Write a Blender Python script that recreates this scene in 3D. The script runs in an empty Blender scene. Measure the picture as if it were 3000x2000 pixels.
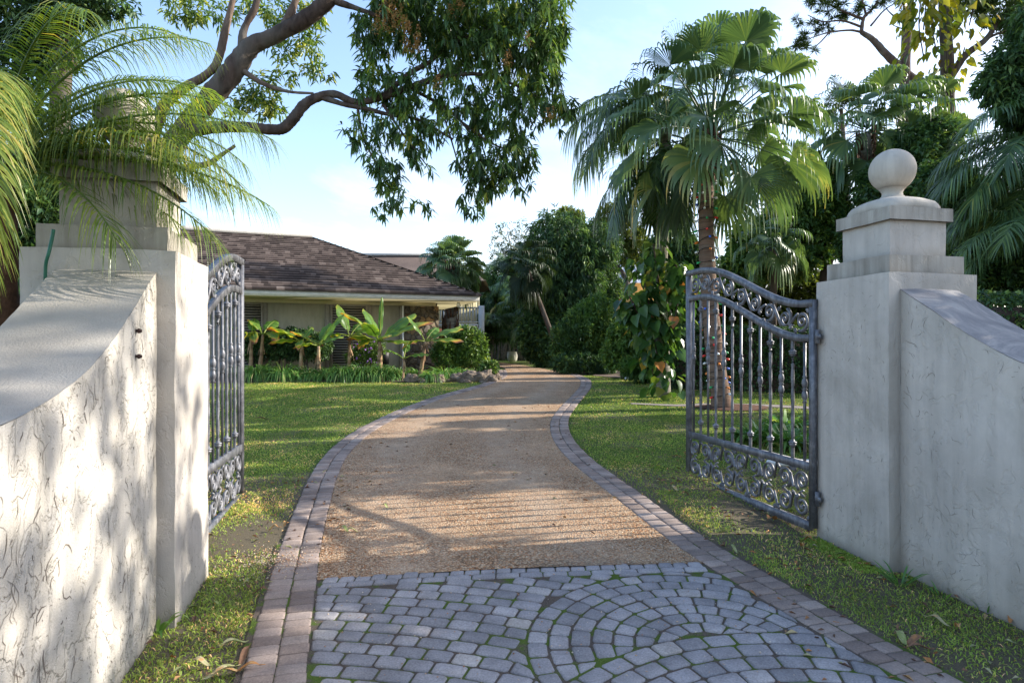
import bpy, math, random
import numpy as np
from mathutils import Vector, Matrix, noise as mnoise
random.seed(5)
rng = np.random.default_rng(11)
SC = bpy.context.scene
COL = SC.collection
PI = math.pi
F = 1900.0

def P(px, py, Y):            # point at depth Y seen at pixel (px,py) of the 3000-wide photo
    return np.array([(px - 1500) / F * Y, Y, 1.6 - (py - 1020) / F * Y])
KQ = 3000 / 2352
def Q(a, b, Y): return P(a * KQ, b * KQ, Y)
def nrm(a): return a / np.maximum(np.linalg.norm(a, axis=-1, keepdims=True), 1e-9)
def sstep(a, b, x):
    t = np.clip((x - a) / (b - a), 0, 1); return t * t * (3 - 2 * t)

def G(x, y):                 # ground height
    x = np.asarray(x, float); y = np.asarray(y, float)
    lo = .042 * (y - 4.2); hi = .6216 + .010 * (np.minimum(y, 60) - 19)
    k = sstep(18, 20, y)
    z = lo * (1 - k) + hi * k
    z = np.where(y < -2, .042 * (-6.2), z)
    return z - .09 * sstep(1.7, 2.9, x) * (1 - sstep(5.5, 10, y))

class MB:
    def __init__(s): s.v = []; s.f = []; s.r = []; s.n = 0
    def add(s, V, Fa, r=.5):
        V = np.asarray(V, float).reshape(-1, 3)
        if not isinstance(Fa, list): Fa = [Fa]
        for q in Fa:
            q = np.atleast_2d(np.asarray(q, int))
            if q.size: s.f.append(q + s.n)
        s.v.append(V); s.r.append(np.broadcast_to(np.asarray(r, float), (len(V),)).copy()); s.n += len(V)
    def box(s, x0, y0, z0, x1, y1, z1, r=.5):
        V = [(x0,y0,z0),(x1,y0,z0),(x1,y1,z0),(x0,y1,z0),(x0,y0,z1),(x1,y0,z1),(x1,y1,z1),(x0,y1,z1)]
        s.add(V, [(0,3,2,1),(4,5,6,7),(0,1,5,4),(1,2,6,5),(2,3,7,6),(3,0,4,7)], r)
    def hexa(s, V8, r=.5):
        s.add(V8, [(0,3,2,1),(4,5,6,7),(0,1,5,4),(1,2,6,5),(2,3,7,6),(3,0,4,7)], r)
    def tube(s, pts, rad, sides=8, r=.5, cap=True, flat=1.0, jit=0):
        pts = np.asarray(pts, float); n = len(pts)
        rad = np.broadcast_to(np.asarray(rad, float), (n,))
        T = nrm(np.gradient(pts, axis=0))
        u = np.cross(T[0], [0, 0, 1.0])
        if np.linalg.norm(u) < .05: u = np.cross(T[0], [1.0, 0, 0])
        u = u / np.linalg.norm(u); V = []
        for i in range(n):
            u = u - T[i] * np.dot(u, T[i]); u /= np.linalg.norm(u); w = np.cross(T[i], u)
            for k in range(sides):
                a = 2 * PI * k / sides
                rr = rad[i] * (1 + (random.uniform(-jit, jit) if jit else 0))
                V.append(pts[i] + u * math.cos(a) * rr + w * math.sin(a) * rr * flat)
        I = np.arange(n - 1)[:, None] * sides; k = np.arange(sides)[None]; k2 = (k + 1) % sides
        Fq = np.stack([I + k, I + k2, I + sides + k2, I + sides + k], -1).reshape(-1, 4)
        fs = [Fq]
        if cap: fs += [np.array([list(range(sides))[::-1]]), np.array([[(n-1)*sides + q for q in range(sides)]])]
        s.add(V, fs, r)
    def lathe(s, prof, c=(0,0,0), seg=32, r=.5):
        c = np.asarray(c, float); n = len(prof); V = []
        for (ra, z) in prof:
            for k in range(seg):
                a = 2*PI*k/seg; V.append((c[0]+ra*math.cos(a), c[1]+ra*math.sin(a), c[2]+z))
        I = np.arange(n-1)[:,None]*seg; k = np.arange(seg)[None]; k2=(k+1)%seg
        s.add(V, np.stack([I+k, I+k2, I+seg+k2, I+seg+k], -1).reshape(-1,4), r)
    def grid(s, Pt, r=.5):
        Pt = np.asarray(Pt, float); a, b = Pt.shape[:2]
        I = np.arange(a-1)[:,None]*b + np.arange(b-1)[None]
        s.add(Pt.reshape(-1,3), np.stack([I, I+1, I+b+1, I+b], -1).reshape(-1,4), np.asarray(r).reshape(-1) if np.ndim(r) else r)
    def build(s, name, mat, parent=None, smooth=False, org=None):
        me = bpy.data.meshes.new(name)
        V = np.concatenate(s.v)
        o = bpy.data.objects.new(name, me)
        if org is None and parent is not None: org = ORG.get(parent.name, np.zeros(3))
        if org is not None: V = V - np.asarray(org)
        me.vertices.add(len(V)); me.vertices.foreach_set('co', V.astype(np.float32).ravel())
        lt = np.concatenate([np.full(len(q), q.shape[1]) for q in s.f])
        li = np.concatenate([q.ravel() for q in s.f])
        me.loops.add(len(li)); me.loops.foreach_set('vertex_index', li.astype(np.int32))
        me.polygons.add(len(lt))
        st = np.concatenate([[0], np.cumsum(lt)[:-1]])
        me.polygons.foreach_set('loop_start', st.astype(np.int32))
        if smooth: me.polygons.foreach_set('use_smooth', np.ones(len(lt), bool))
        at = me.attributes.new('rnd', 'FLOAT', 'POINT')
        at.data.foreach_set('value', np.concatenate(s.r).astype(np.float32))
        me.update(calc_edges=True); me.validate()
        me.materials.append(mat); COL.objects.link(o)
        if parent is not None:
            o.parent = parent; ORG[o.name] = ORG.get(parent.name, np.zeros(3))
        elif org is not None:
            o.location = org
        return o
ORG = {}
def tag(o, label, cat, group=None, kind=None):
    if kind: o['kind'] = kind
    if label: o['label'] = label
    if cat: o['category'] = cat
    if group: o['group'] = group
    return o
def thing(name, label, cat, loc=(0,0,0), group=None, rotz=0, local=False):
    o = bpy.data.objects.new(name, None); COL.objects.link(o)
    o.empty_display_size = .1
    o.location = loc; o.rotation_euler = (0,0,rotz)
    ORG[o.name] = np.zeros(3) if local else np.array(loc, float)
    return tag(o, label, cat, group)

# ---------- foliage primitives ----------
def rv(n): return nrm(rng.normal(size=(n,3)))
def leaves(mb, Pt, D, L, W, fold=.3, r=None, curl=.15, up=None):
    n = len(Pt); D = nrm(D)
    if up is None: up = np.array([0,0,1.0]) + rng.normal(size=(n,3))*.5
    S = nrm(np.cross(D, up)); Nn = np.cross(S, D)
    L = np.broadcast_to(L,(n,))[:,None]; W = np.broadcast_to(W,(n,))[:,None]
    m = Pt + D*L*.42 + Nn*L*.04
    V = np.stack([Pt, m + S*W*.5 + Nn*W*fold*.5, Pt + D*L - Nn*L*curl, m - S*W*.5 + Nn*W*fold*.5], 1)
    I = np.arange(n)[:,None]*4
    Fa = np.concatenate([I+np.array([[0,1,2]]), I+np.array([[0,2,3]])])
    if r is None: r = rng.random(n)
    mb.add(V, Fa, np.repeat(r,4))
def ribbons(mb, Pt, D, L, W, droop=.3, k=4, r=None, prof=None, up=None, rtip=0):
    n = len(Pt); D = nrm(D)
    L = np.broadcast_to(L,(n,))[:,None]; W = np.broadcast_to(W,(n,))[:,None]; droop = np.broadcast_to(droop,(n,))[:,None]
    if up is None: up = np.array([0,0,1.0]) + rng.normal(size=(n,3))*.25
    S = nrm(np.cross(D, up))
    if prof is None: prof = lambda t: (min(1,.45+t*2.2))*(1-t**2.2)+.02
    V = np.zeros((n,k+1,2,3)); R = np.zeros((n,k+1,2))
    if r is None: r = rng.random(n)
    for i in range(k+1):
        t = i/k; c = Pt + D*L*t*(1-.25*np.minimum(droop,1.2)*t) ; c = c.copy(); c[:,2] -= (droop*L)[:,0]*t*t
        w = W*prof(t)*.5
        V[:,i,0] = c + S*w; V[:,i,1] = c - S*w; R[:,i,:] = (r + rtip*t*t)[:,None]
    I = (np.arange(n)*2*(k+1))[:,None] + (np.arange(k)*2)[None]
    mb.add(V, np.stack([I,I+1,I+3,I+2],-1).reshape(-1,4), R.reshape(-1))
def sample_blobs(blobs, n, shell=.45):
    c = np.array([b[0] for b in blobs]); ra = np.array([b[1] for b in blobs])
    w = (ra[:,0]*ra[:,1]*ra[:,2])**.72; w /= w.sum()
    k = rng.choice(len(c), n, p=w); d = rv(n)
    u = rng.random(n)**(1/3); u = np.where(rng.random(n) < shell, .8+.28*rng.random(n), u)
    return c[k] + d*ra[k]*u[:,None], nrm(d/ra[k])
def foliage(mb, pts, nr, k, L, W, droop=.4, spread=.7, base=.5, var=.25, lv=.3):
    n = len(pts); rr = np.clip(base + rng.normal(size=n)*var,0,1)
    Pt = np.repeat(pts,k,0) + rng.normal(size=(n*k,3))*L*.25
    D = np.repeat(nr,k,0)*.5 + rng.normal(size=(n*k,3))*spread + np.array([0,0,-droop])
    Ls = L*(1-lv/2+lv*rng.random(n*k))
    leaves(mb, Pt, D, Ls, W*(Ls/L), r=np.clip(np.repeat(rr,k)+rng.normal(size=n*k)*.1,0,1))
def blobs_px(spec, Y, thick=.9, dy=0):
    out = []
    for b in spec:
        a, bb, rx, ry = b[:4]; yy = Y + (b[4] if len(b)>4 else 0)
        c = Q(a,bb,yy); s = KQ*yy/F
        out.append((c, np.array([rx*s, max(rx,ry)*s*thick, ry*s])))
    return out
def smooth_path(pts, n=8):
    pts = np.asarray(pts,float)
    if len(pts) < 3: return np.array([pts[0]*(1-t)+pts[-1]*t for t in np.linspace(0,1,n)])
    e = np.vstack([2*pts[0]-pts[1], pts, 2*pts[-1]-pts[-2]]); out = []
    for i in range(1,len(e)-2):
        p0,p1,p2,p3 = e[i-1:i+3]
        for t in np.linspace(0,1,n,endpoint=False):
            out.append(.5*((2*p1)+(-p0+p2)*t+(2*p0-5*p1+4*p2-p3)*t*t+(-p0+3*p1-3*p2+p3)*t**3))
    out.append(e[-2]); return np.array(out)
def pinnate(mb, st, az, elev, L, bend, nl, ll, lw, vee=.35, fwd=.6, hang=.5, rach=.012, roll=0, side=0, rbase=.5, rvar=.15, mbr=None):
    m = 22; t = np.linspace(0,1,m); el = elev - bend*t**1.3; aa = az + side*t**1.5
    d = np.stack([np.cos(el)*np.cos(aa), np.cos(el)*np.sin(aa), np.sin(el)],-1)
    pts = np.asarray(st) + np.vstack([[0,0,0], np.cumsum(d[:-1]*L/(m-1),0)])
    (mbr or mb).tube(pts, np.linspace(rach, rach*.25, m), 5, r=.55)
    tt = np.linspace(.14,.995,nl); Pt = np.stack([np.interp(tt,t,pts[:,i]) for i in range(3)],-1)
    Dt = nrm(np.stack([np.interp(tt,t,d[:,i]) for i in range(3)],-1))
    S0 = nrm(np.cross(Dt,[0,0,1.0])); U0 = np.cross(S0,Dt)
    S = S0*math.cos(roll)+U0*math.sin(roll); U = -S0*math.sin(roll)+U0*math.cos(roll)
    prof = np.clip(.45+1.3*np.sin(np.clip(tt,0,1)*PI*.9),.3,1.0)*np.where(tt>.85,1-.45*(tt-.85)/.15,1)
    f = fwd + 1.3*np.clip((tt-.7)/.3,0,1)**2
    for s in (-1,1):
        D = S*s + Dt*f[:,None] + U*vee + rng.normal(size=(nl,3))*.09
        ribbons(mb, Pt, D, ll*prof*(1+rng.normal(size=nl)*.06), lw, hang*(.7+.6*rng.random(nl)), 4,
                r=np.clip(rbase+rng.normal(size=nl)*rvar,0,1), up=U+rng.normal(size=(nl,3))*.2)
    return pts
def fan(mb, st, az, elev, pet, R, nseg=38, span=4.2, hang=.5, rbase=.5, bend=.5, mbr=None, tipr=.25, fold=.42):
    m = 8; t = np.linspace(0,1,m); el = elev - bend*t
    d = np.stack([np.cos(el)*math.cos(az), np.cos(el)*math.sin(az), np.sin(el)],-1)
    pts = np.asarray(st) + np.vstack([[0,0,0], np.cumsum(d[:-1]*pet/(m-1),0)])
    (mbr or mb).tube(pts, np.linspace(.028,.014,m), 5, r=.5, flat=.6)
    hub = pts[-1]; e2 = el[-1]-.15
    A = np.array([math.cos(e2)*math.cos(az), math.cos(e2)*math.sin(az), math.sin(e2)])
    S = np.array([-math.sin(az), math.cos(az), 0.]); U = np.cross(A,S); U = U if U[2] > 0 else -U
    th = np.linspace(-span/2, span/2, nseg)
    D = np.cos(th)[:,None]*A + np.sin(th)[:,None]*S + U*(fold*np.abs(np.sin(th/1.3)))[:,None] 
    D = nrm(D); Tn = nrm(-np.sin(th)[:,None]*A + np.cos(th)[:,None]*S)
    L = R*(.78+.22*np.cos(th*.55))*(1+rng.normal(size=nseg)*.04); dt = span/nseg
    ks = [0,.18,.36,.52,.66,.8,.9,1.0]; V = np.zeros((nseg,len(ks),2,3)); Rr = np.zeros((nseg,len(ks),2))
    r0 = np.clip(rbase+rng.normal(size=nseg)*.09+.07*(np.arange(nseg)%2),0,1); hg = hang*(.35+1.1*rng.random(nseg)**1.5)
    for i,k in enumerate(ks):
        q = max(0,k-.42)/.58
        c = hub + D*(L*(k - .34*q*q))[:,None]; c[:,2] -= hg*L*q**1.7 + .08*L*k*k
        w = dt*R*k*.5*1.06 if k<=.45 else dt*R*.5*.44*(1-q**1.6)+.002
        pl = .9*dt*R*k if k<.7 else .2*dt*R
        V[:,i,0] = c + Tn*w + U*pl*.0; V[:,i,1] = c - Tn*w + U*pl*.5; Rr[:,i,:] = (r0 + tipr*max(0,k-.6)**1)[:,None]
    K = len(ks); I = (np.arange(nseg)*2*K)[:,None]+(np.arange(K-1)*2)[None]
    mb.add(V, np.stack([I,I+1,I+3,I+2],-1).reshape(-1,4), Rr.reshape(-1))
    return hub
def jbox(x0,y0,z0,x1,y1,z1,st=.05,amp=.004,seed=0,faces='xXyYZ'):
    """sub-divided box surface with a hand-trowelled wobble"""
    mb = MB()
    def wob(Pt):
        out = Pt.copy()
        for i in range(Pt.shape[0]):
            for j in range(Pt.shape[1]):
                p = Pt[i,j]; q = Vector((p[0]*3+seed,p[1]*3,p[2]*3))
                n1 = mnoise.noise_vector(q); n2 = mnoise.noise_vector(q*4.1)
                out[i,j] = p + amp*np.array(n1[:]) + amp*.5*np.array(n2[:])
        return out
    def g(o,a,b):
        la,lb = np.linalg.norm(a),np.linalg.norm(b); na=max(2,int(la/st)+1); nb=max(2,int(lb/st)+1)
        return wob(np.array([[np.array(o)+np.array(a)*i/(na-1)+np.array(b)*j/(nb-1) for j in range(nb)] for i in range(na)]))
    dx,dy,dz = x1-x0,y1-y0,z1-z0
    if 'y' in faces: mb.grid(g((x0,y0,z0),(0,0,dz),(dx,0,0))[:, ::-1][::-1][:, ::-1])
    if 'Y' in faces: mb.grid(g((x0,y1,z0),(dx,0,0),(0,0,dz)))
    if 'x' in faces: mb.grid(g((x0,y0,z0),(0,dy,0),(0,0,dz)))
    if 'X' in faces: mb.grid(g((x1,y0,z0),(0,0,dz),(0,dy,0)))
    if 'Z' in faces: mb.grid(g((x0,y0,z1),(0,dy,0),(dx,0,0)))
    return mb
# ---------- materials ----------
def new_mat(name):
    m = bpy.data.materials.new(name); m.use_nodes = True; nt = m.node_tree
    for n in list(nt.nodes): nt.nodes.remove(n)
    return m, nt
def N(nt, typ, ins=None, **pr):
    n = nt.nodes.new(typ)
    for k,v in pr.items(): setattr(n,k,v)
    for k,v in (ins or {}).items():
        s = n.inputs[k]
        if isinstance(v, bpy.types.NodeSocket): nt.links.new(v, s)
        elif isinstance(v, (tuple,list)) and len(v)==3 and s.type=='RGBA': s.default_value = (*v,1)
        else: s.default_value = v
    return n
def ramp(nt, fac, stops, interp='LINEAR'):
    n = nt.nodes.new('ShaderNodeValToRGB'); nt.links.new(fac, n.inputs[0]); cr = n.color_ramp; cr.interpolation = interp
    while len(cr.elements) < len(stops): cr.elements.new(.5)
    for e,(p,c) in zip(cr.elements, stops):
        e.position = p; e.color = (*c,1) if len(c)==3 else c
    return n.outputs[0]
def g3(v): return (v,v,v)
def mixc(nt, f, a, b, mode='MIX'):
    n = nt.nodes.new('ShaderNodeMix'); n.data_type='RGBA'; n.blend_type = mode
    for s,v in ((n.inputs[0],f),(n.inputs[6],a),(n.inputs[7],b)):
        if isinstance(v, bpy.types.NodeSocket): nt.links.new(v,s)
        elif isinstance(v,(tuple,list)): s.default_value = (*v,1)
        else: s.default_value = v
    return n.outputs[2]
def math_(nt, op, a, b=0.0, clamp=False):
    n = nt.nodes.new('ShaderNodeMath'); n.operation = op; n.use_clamp = clamp
    for s,v in zip(n.inputs,(a,b)):
        if isinstance(v, bpy.types.NodeSocket): nt.links.new(v,s)
        else: s.default_value = v
    return n.outputs[0]
def noi(nt, co, sc, det=4, rough=.55, dist=0): return N(nt,'ShaderNodeTexNoise',{'Vector':co,'Scale':sc,'Detail':det,'Roughness':rough,'Distortion':dist})
def vor(nt, co, sc, feat='F1', rnd=1.0):
    return N(nt,'ShaderNodeTexVoronoi',{'Vector':co,'Scale':sc,'Randomness':rnd},feature=feat)
def pbsdf(nt, col, rough=.7, spec=.3, metal=0.0, normal=None, **kw):
    d = {'Base Color':col,'Roughness':rough,'Specular IOR Level':spec,'Metallic':metal}
    if normal is not None: d['Normal'] = normal
    d.update(kw); return N(nt,'ShaderNodeBsdfPrincipled',d)
def out(nt, sh): N(nt,'ShaderNodeOutputMaterial',{'Surface':sh})
def bump(nt, h, st=.3, dist=.02, nor=None):
    d = {'Height':h,'Strength':st,'Distance':dist}
    if nor is not None: d['Normal'] = nor
    return N(nt,'ShaderNodeBump',d).outputs[0]
def obj_co(nt, scale=None):
    c = N(nt,'ShaderNodeTexCoord').outputs['Object']
    if scale: c = N(nt,'ShaderNodeMapping',{'Vector':c,'Scale':scale}).outputs[0]
    return c
def pos(nt): return N(nt,'ShaderNodeNewGeometry').outputs['Position']
def attr(nt): return N(nt,'ShaderNodeAttribute',attribute_name='rnd').outputs['Fac']

def mat_leaf(name, stops, trans=.35, rough=.42, spec=.45, tint=(1.25,1.2,.55)):
    m, nt = new_mat(name)
    c = ramp(nt, attr(nt), stops)
    nz = noi(nt, pos(nt), 1.3, 2)
    c = mixc(nt, .55, c, mixc(nt,1.0,c,ramp(nt,nz.outputs[0],[(.3,g3(.55)),(.7,g3(1.4))]),'MULTIPLY'))
    p = pbsdf(nt, c, rough, spec)
    t = N(nt,'ShaderNodeBsdfTranslucent',{'Color':mixc(nt,1.0,c,tint,'MULTIPLY')})
    out(nt, N(nt,'ShaderNodeMixShader',{0:trans,1:p.outputs[0],2:t.outputs[0]}).outputs[0]); return m
def mat_bark(name, a, b, sc=6, stretch=(1,1,.3), bs=.6, rough=.9):
    m, nt = new_mat(name); co = obj_co(nt, stretch)
    n = noi(nt, co, sc, 6, .65, .6); n2 = noi(nt, co, sc*.3, 3)
    c = ramp(nt, n.outputs[0], [(.3,a),(.7,b)])
    c = mixc(nt, ramp(nt,n2.outputs[0],[(.5,g3(0)),(.75,g3(.5))]), c, (.22,.22,.19))
    out(nt, pbsdf(nt, c, rough, .2, normal=bump(nt,n.outputs[0],bs,.03)).outputs[0]); return m
def mat_stucco(name, base, crack=.6, seed=0., blot=.5, bs=.5, streak=.26):
    m, nt = new_mat(name); co0 = obj_co(nt)
    co = N(nt,'ShaderNodeMapping',{'Vector':co0,'Location':(seed,seed*.7,seed*.3)}).outputs[0]
    wn = noi(nt, co, 5, 4, .6)
    wc = N(nt,'ShaderNodeVectorMath',{0:co,1:N(nt,'ShaderNodeVectorMath',{0:wn.outputs['Color'],1:(.13,.13,.13)},operation='MULTIPLY').outputs[0]},operation='ADD').outputs[0]
    ws = N(nt,'ShaderNodeMapping',{'Vector':wc,'Scale':(1,1,.6)}).outputs[0]
    ve = vor(nt, ws, 15, 'DISTANCE_TO_EDGE'); gate = noi(nt, co, 9, 3, .5)
    ck = math_(nt,'MULTIPLY', ramp(nt,ve.outputs[0],[(.0,g3(1)),(.06,g3(.0))]), ramp(nt,gate.outputs[0],[(.60,g3(0)),(.67,g3(1))]))
    tro = noi(nt, N(nt,'ShaderNodeMapping',{'Vector':wc,'Scale':(1,1,.55)}).outputs[0], 7, 5, .6, .8)
    plat = ramp(nt, tro.outputs[0], [(.44,g3(0)),(.5,g3(.75)),(.75,g3(1))])
    fine = noi(nt, co, 120, 3, .6)
    bl = noi(nt, co, 1.7, 5, .6)
    st = noi(nt, N(nt,'ShaderNodeMapping',{'Vector':co,'Scale':(6,6,.5)}).outputs[0], 1.6, 4, .6)
    c = mixc(nt, 1.0, base, ramp(nt, bl.outputs[0], [(.3,g3(1-.35*blot)),(.7,g3(1.12))]), 'MULTIPLY')
    lg = noi(nt, co, .75, 6, .68, 1.2)
    c = mixc(nt, ramp(nt,lg.outputs[0],[(.50,g3(0)),(.68,g3(.5*blot+.1))]), c, (.30,.275,.225))
    c = mixc(nt, streak, c, mixc(nt,1.0,c,ramp(nt,st.outputs[0],[(.33,(.52,.50,.47)),(.6,g3(1.08))]),'MULTIPLY'))
    c = mixc(nt, math_(nt,'MULTIPLY',ck,crack), c, (.22,.195,.175))
    pits = ramp(nt, vor(nt, wc, 55).outputs[0], [(.0,g3(1)),(.12,g3(0))])
    pg = math_(nt,'MULTIPLY', pits, ramp(nt,noi(nt,co,9,2).outputs[0],[(.55,g3(0)),(.62,g3(1))]))
    c = mixc(nt, math_(nt,'MULTIPLY',pg,crack*.5), c, (.16,.14,.125))
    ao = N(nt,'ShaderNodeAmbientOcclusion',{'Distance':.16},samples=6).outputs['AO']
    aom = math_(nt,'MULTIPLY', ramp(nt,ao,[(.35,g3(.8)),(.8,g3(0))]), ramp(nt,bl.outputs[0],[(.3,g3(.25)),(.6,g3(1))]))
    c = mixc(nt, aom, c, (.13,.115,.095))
    h = math_(nt,'SUBTRACT', math_(nt,'ADD', math_(nt,'MULTIPLY',plat,.5), math_(nt,'MULTIPLY',fine.outputs[0],.16)), math_(nt,'MULTIPLY',math_(nt,'ADD',ck,pg),.9*crack))
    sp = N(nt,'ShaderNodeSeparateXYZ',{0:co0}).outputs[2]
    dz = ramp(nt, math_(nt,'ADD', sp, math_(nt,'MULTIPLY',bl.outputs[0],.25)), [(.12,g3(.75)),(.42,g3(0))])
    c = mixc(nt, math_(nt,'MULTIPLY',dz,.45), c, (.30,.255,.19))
    out(nt, pbsdf(nt, c, .9, .2, normal=bump(nt,h,bs,.032)).outputs[0]); return m
def mat_simple(name, c, rough=.6, spec=.3, metal=0., nsc=8, nv=.25, bs=.1, stretch=None):
    m, nt = new_mat(name); co = obj_co(nt, stretch); n = noi(nt, co, nsc, 5, .6)
    col = mixc(nt,1.0,c,ramp(nt,n.outputs[0],[(.25,g3(1-nv)),(.75,g3(1+nv))]),'MULTIPLY')
    out(nt, pbsdf(nt,col,rough,spec,metal,normal=bump(nt,n.outputs[0],bs,.01)).outputs[0]); return m
def mat_attr(name, stops, rough=.8, spec=.25, nsc=60, nv=.25, bs=.2, co='pos', big=None):
    m, nt = new_mat(name); c0 = pos(nt) if co=='pos' else obj_co(nt)
    n = noi(nt, c0, nsc, 5, .65); c = ramp(nt, attr(nt), stops)
    c = mixc(nt,1.0,c,ramp(nt,n.outputs[0],[(.25,g3(1-nv)),(.75,g3(1+nv))]),'MULTIPLY')
    if big: c = mixc(nt,1.0,c,ramp(nt,noi(nt,c0,big,4,.6).outputs[0],[(.3,g3(.72)),(.7,g3(1.15))]),'MULTIPLY')
    out(nt, pbsdf(nt,c,rough,spec,normal=bump(nt,n.outputs[0],bs,.01)).outputs[0]); return m

M = {}
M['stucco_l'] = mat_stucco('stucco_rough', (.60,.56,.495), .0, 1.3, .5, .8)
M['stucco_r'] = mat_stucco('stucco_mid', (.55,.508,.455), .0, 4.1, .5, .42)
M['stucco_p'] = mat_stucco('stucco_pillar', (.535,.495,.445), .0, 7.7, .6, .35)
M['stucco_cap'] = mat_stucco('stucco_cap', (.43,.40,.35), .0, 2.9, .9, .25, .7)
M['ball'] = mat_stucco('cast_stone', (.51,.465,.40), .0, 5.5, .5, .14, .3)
def _topmat():
    m, nt = new_mat('stucco_coping'); co = obj_co(nt)
    f = noi(nt, co, 90, 4, .7); b = noi(nt, co, 2.0, 5, .6)
    c = ramp(nt, b.outputs[0], [(.3,(.31,.28,.24)),(.7,(.43,.395,.345))])
    out(nt, pbsdf(nt,c,.92,.15,normal=bump(nt,f.outputs[0],.55,.012)).outputs[0]); return m
M['coping'] = _topmat()
M['crack'] = mat_simple('plaster_crack',(.20,.17,.145),.95,.1,nsc=30,nv=.4)
M['crackl'] = mat_simple('faint_crack_ridge_shadow',(.30,.27,.235),.95,.1,nsc=30,nv=.3)  # shadow under plaster ridges painted as colour; also used for faint cracks
def _topmat2():
    m, nt = new_mat('stucco_coping_weathered'); co = obj_co(nt)
    f = noi(nt, co, 60, 4, .7); b = noi(nt, co, 2.6, 6, .7, 1.0)
    c = ramp(nt, b.outputs[0], [(.3,(.17,.165,.17)),(.5,(.25,.24,.24)),(.68,(.40,.375,.35))])
    out(nt, pbsdf(nt,c,.92,.15,normal=bump(nt,f.outputs[0],.4,.012)).outputs[0]); return m
M['coping2'] = _topmat2()
def _iron():
    m, nt = new_mat('wrought_iron'); co = obj_co(nt)
    n = noi(nt, co, 14, 6, .7); n2 = noi(nt, N(nt,'ShaderNodeMapping',{'Vector':co,'Scale':(1,1,.15)}).outputs[0], 30, 4, .6)
    f = math_(nt,'ADD',math_(nt,'MULTIPLY',n.outputs[0],.6),math_(nt,'MULTIPLY',n2.outputs[0],.4))
    c = ramp(nt, f, [(.36,(.075,.076,.088)),(.52,(.165,.168,.185)),(.66,(.33,.33,.35))])
    rg = ramp(nt, n.outputs[0], [(.3,g3(.38)),(.7,g3(.6))])
    out(nt, pbsdf(nt,c,rg,.5,.35,normal=bump(nt,n2.outputs[0],.15,.005)).outputs[0]); return m
M['iron'] = _iron()
def _ground():
    m, nt = new_mat('lawn_soil'); co = pos(nt)
    n = noi(nt, co, 1.2, 6, .65); n2 = noi(nt, co, 22, 5, .7); n3 = noi(nt, co, 140, 3, .7)
    gr = ramp(nt, n2.outputs[0], [(.3,(.04,.07,.014)),(.55,(.085,.135,.025)),(.75,(.15,.18,.04))])
    so = ramp(nt, n3.outputs[0], [(.3,(.085,.066,.047)),(.6,(.17,.135,.10)),(.8,(.27,.225,.175))])
    y = N(nt,'ShaderNodeSeparateXYZ',{0:co}).outputs[1]
    near = ramp(nt, math_(nt,'DIVIDE',y,20.0), [(.28,g3(.40)),(.42,g3(.0))])
    f = ramp(nt, math_(nt,'ADD',n.outputs[0],near), [(.50,g3(0)),(.62,g3(.9))])
    c = mixc(nt, f, gr, so)
    out(nt, pbsdf(nt,c,.95,.1,normal=bump(nt,n3.outputs[0],.5,.02)).outputs[0]); return m
M['ground'] = _ground()
M['soil'] = mat_simple('bare_soil',(.15,.115,.085),.95,.1,nsc=30,nv=.5,bs=.5)
M['mulch'] = mat_simple('bark_mulch',(.12,.07,.05),.95,.1,nsc=40,nv=.6,bs=.8)
def _gravel():
    m, nt = new_mat('pea_gravel'); co = pos(nt)
    v = vor(nt, co, 62); vb = vor(nt, co, 30)
    cc = N(nt,'ShaderNodeSeparateColor',{0:v.outputs['Color']})
    c = ramp(nt, cc.outputs[0], [(.0,(.23,.12,.065)),(.2,(.46,.30,.18)),(.4,(.62,.46,.31)),(.6,(.46,.21,.09)),(.78,(.68,.56,.42)),(1,(.33,.24,.17))])
    edge = ramp(nt, v.outputs[0], [(.3,g3(1)),(.75,g3(.42))])
    c = mixc(nt,1.0,c,edge,'MULTIPLY')
    big = noi(nt, co, .9, 5, .6)
    wear = ramp(nt, big.outputs[0], [(.46,g3(0)),(.62,g3(.75))])
    c = mixc(nt, wear, c, mixc(nt,.5,c,(.54,.40,.28)))
    tr = math_(nt,'MULTIPLY', attr(nt), ramp(nt,noi(nt,co,2.2,5,.65).outputs[0],[(.35,g3(.15)),(.62,g3(1))]))
    c = mixc(nt, math_(nt,'MULTIPLY',tr,.8), c, mixc(nt,.35,(.47,.385,.31),c))
    dk = noi(nt, co, 3.5, 5, .7)
    c = mixc(nt,1.0,c,ramp(nt,dk.outputs[0],[(.3,g3(.78)),(.65,g3(1.08))]),'MULTIPLY')
    c = mixc(nt,1.0,c,(1.0,.93,.83),'MULTIPLY')
    h = math_(nt,'SUBTRACT',1.0,v.outputs[0])
    out(nt, pbsdf(nt,c,.85,.2,normal=bump(nt,h,.7,.012)).outputs[0]); return m
M['gravel'] = _gravel()
M['stones'] = mat_attr('gravel_stones',[(0,(.24,.11,.055)),(.25,(.52,.28,.14)),(.5,(.60,.45,.31)),(.75,(.68,.60,.48)),(1,(.38,.25,.17))],.75,.3,200,.15,.1)
M['paver'] = mat_attr('grey_pavers',[(0,(.25,.24,.245)),(.5,(.31,.295,.30)),(.95,(.365,.345,.345)),(1,(.42,.38,.34))],.9,.2,95,.34,.35,big=4)
M['brick'] = mat_attr('tan_pavers',[(0,(.22,.17,.145)),(.5,(.305,.24,.205)),(1,(.365,.295,.255))],.9,.2,95,.3,.35,big=4)
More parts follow.
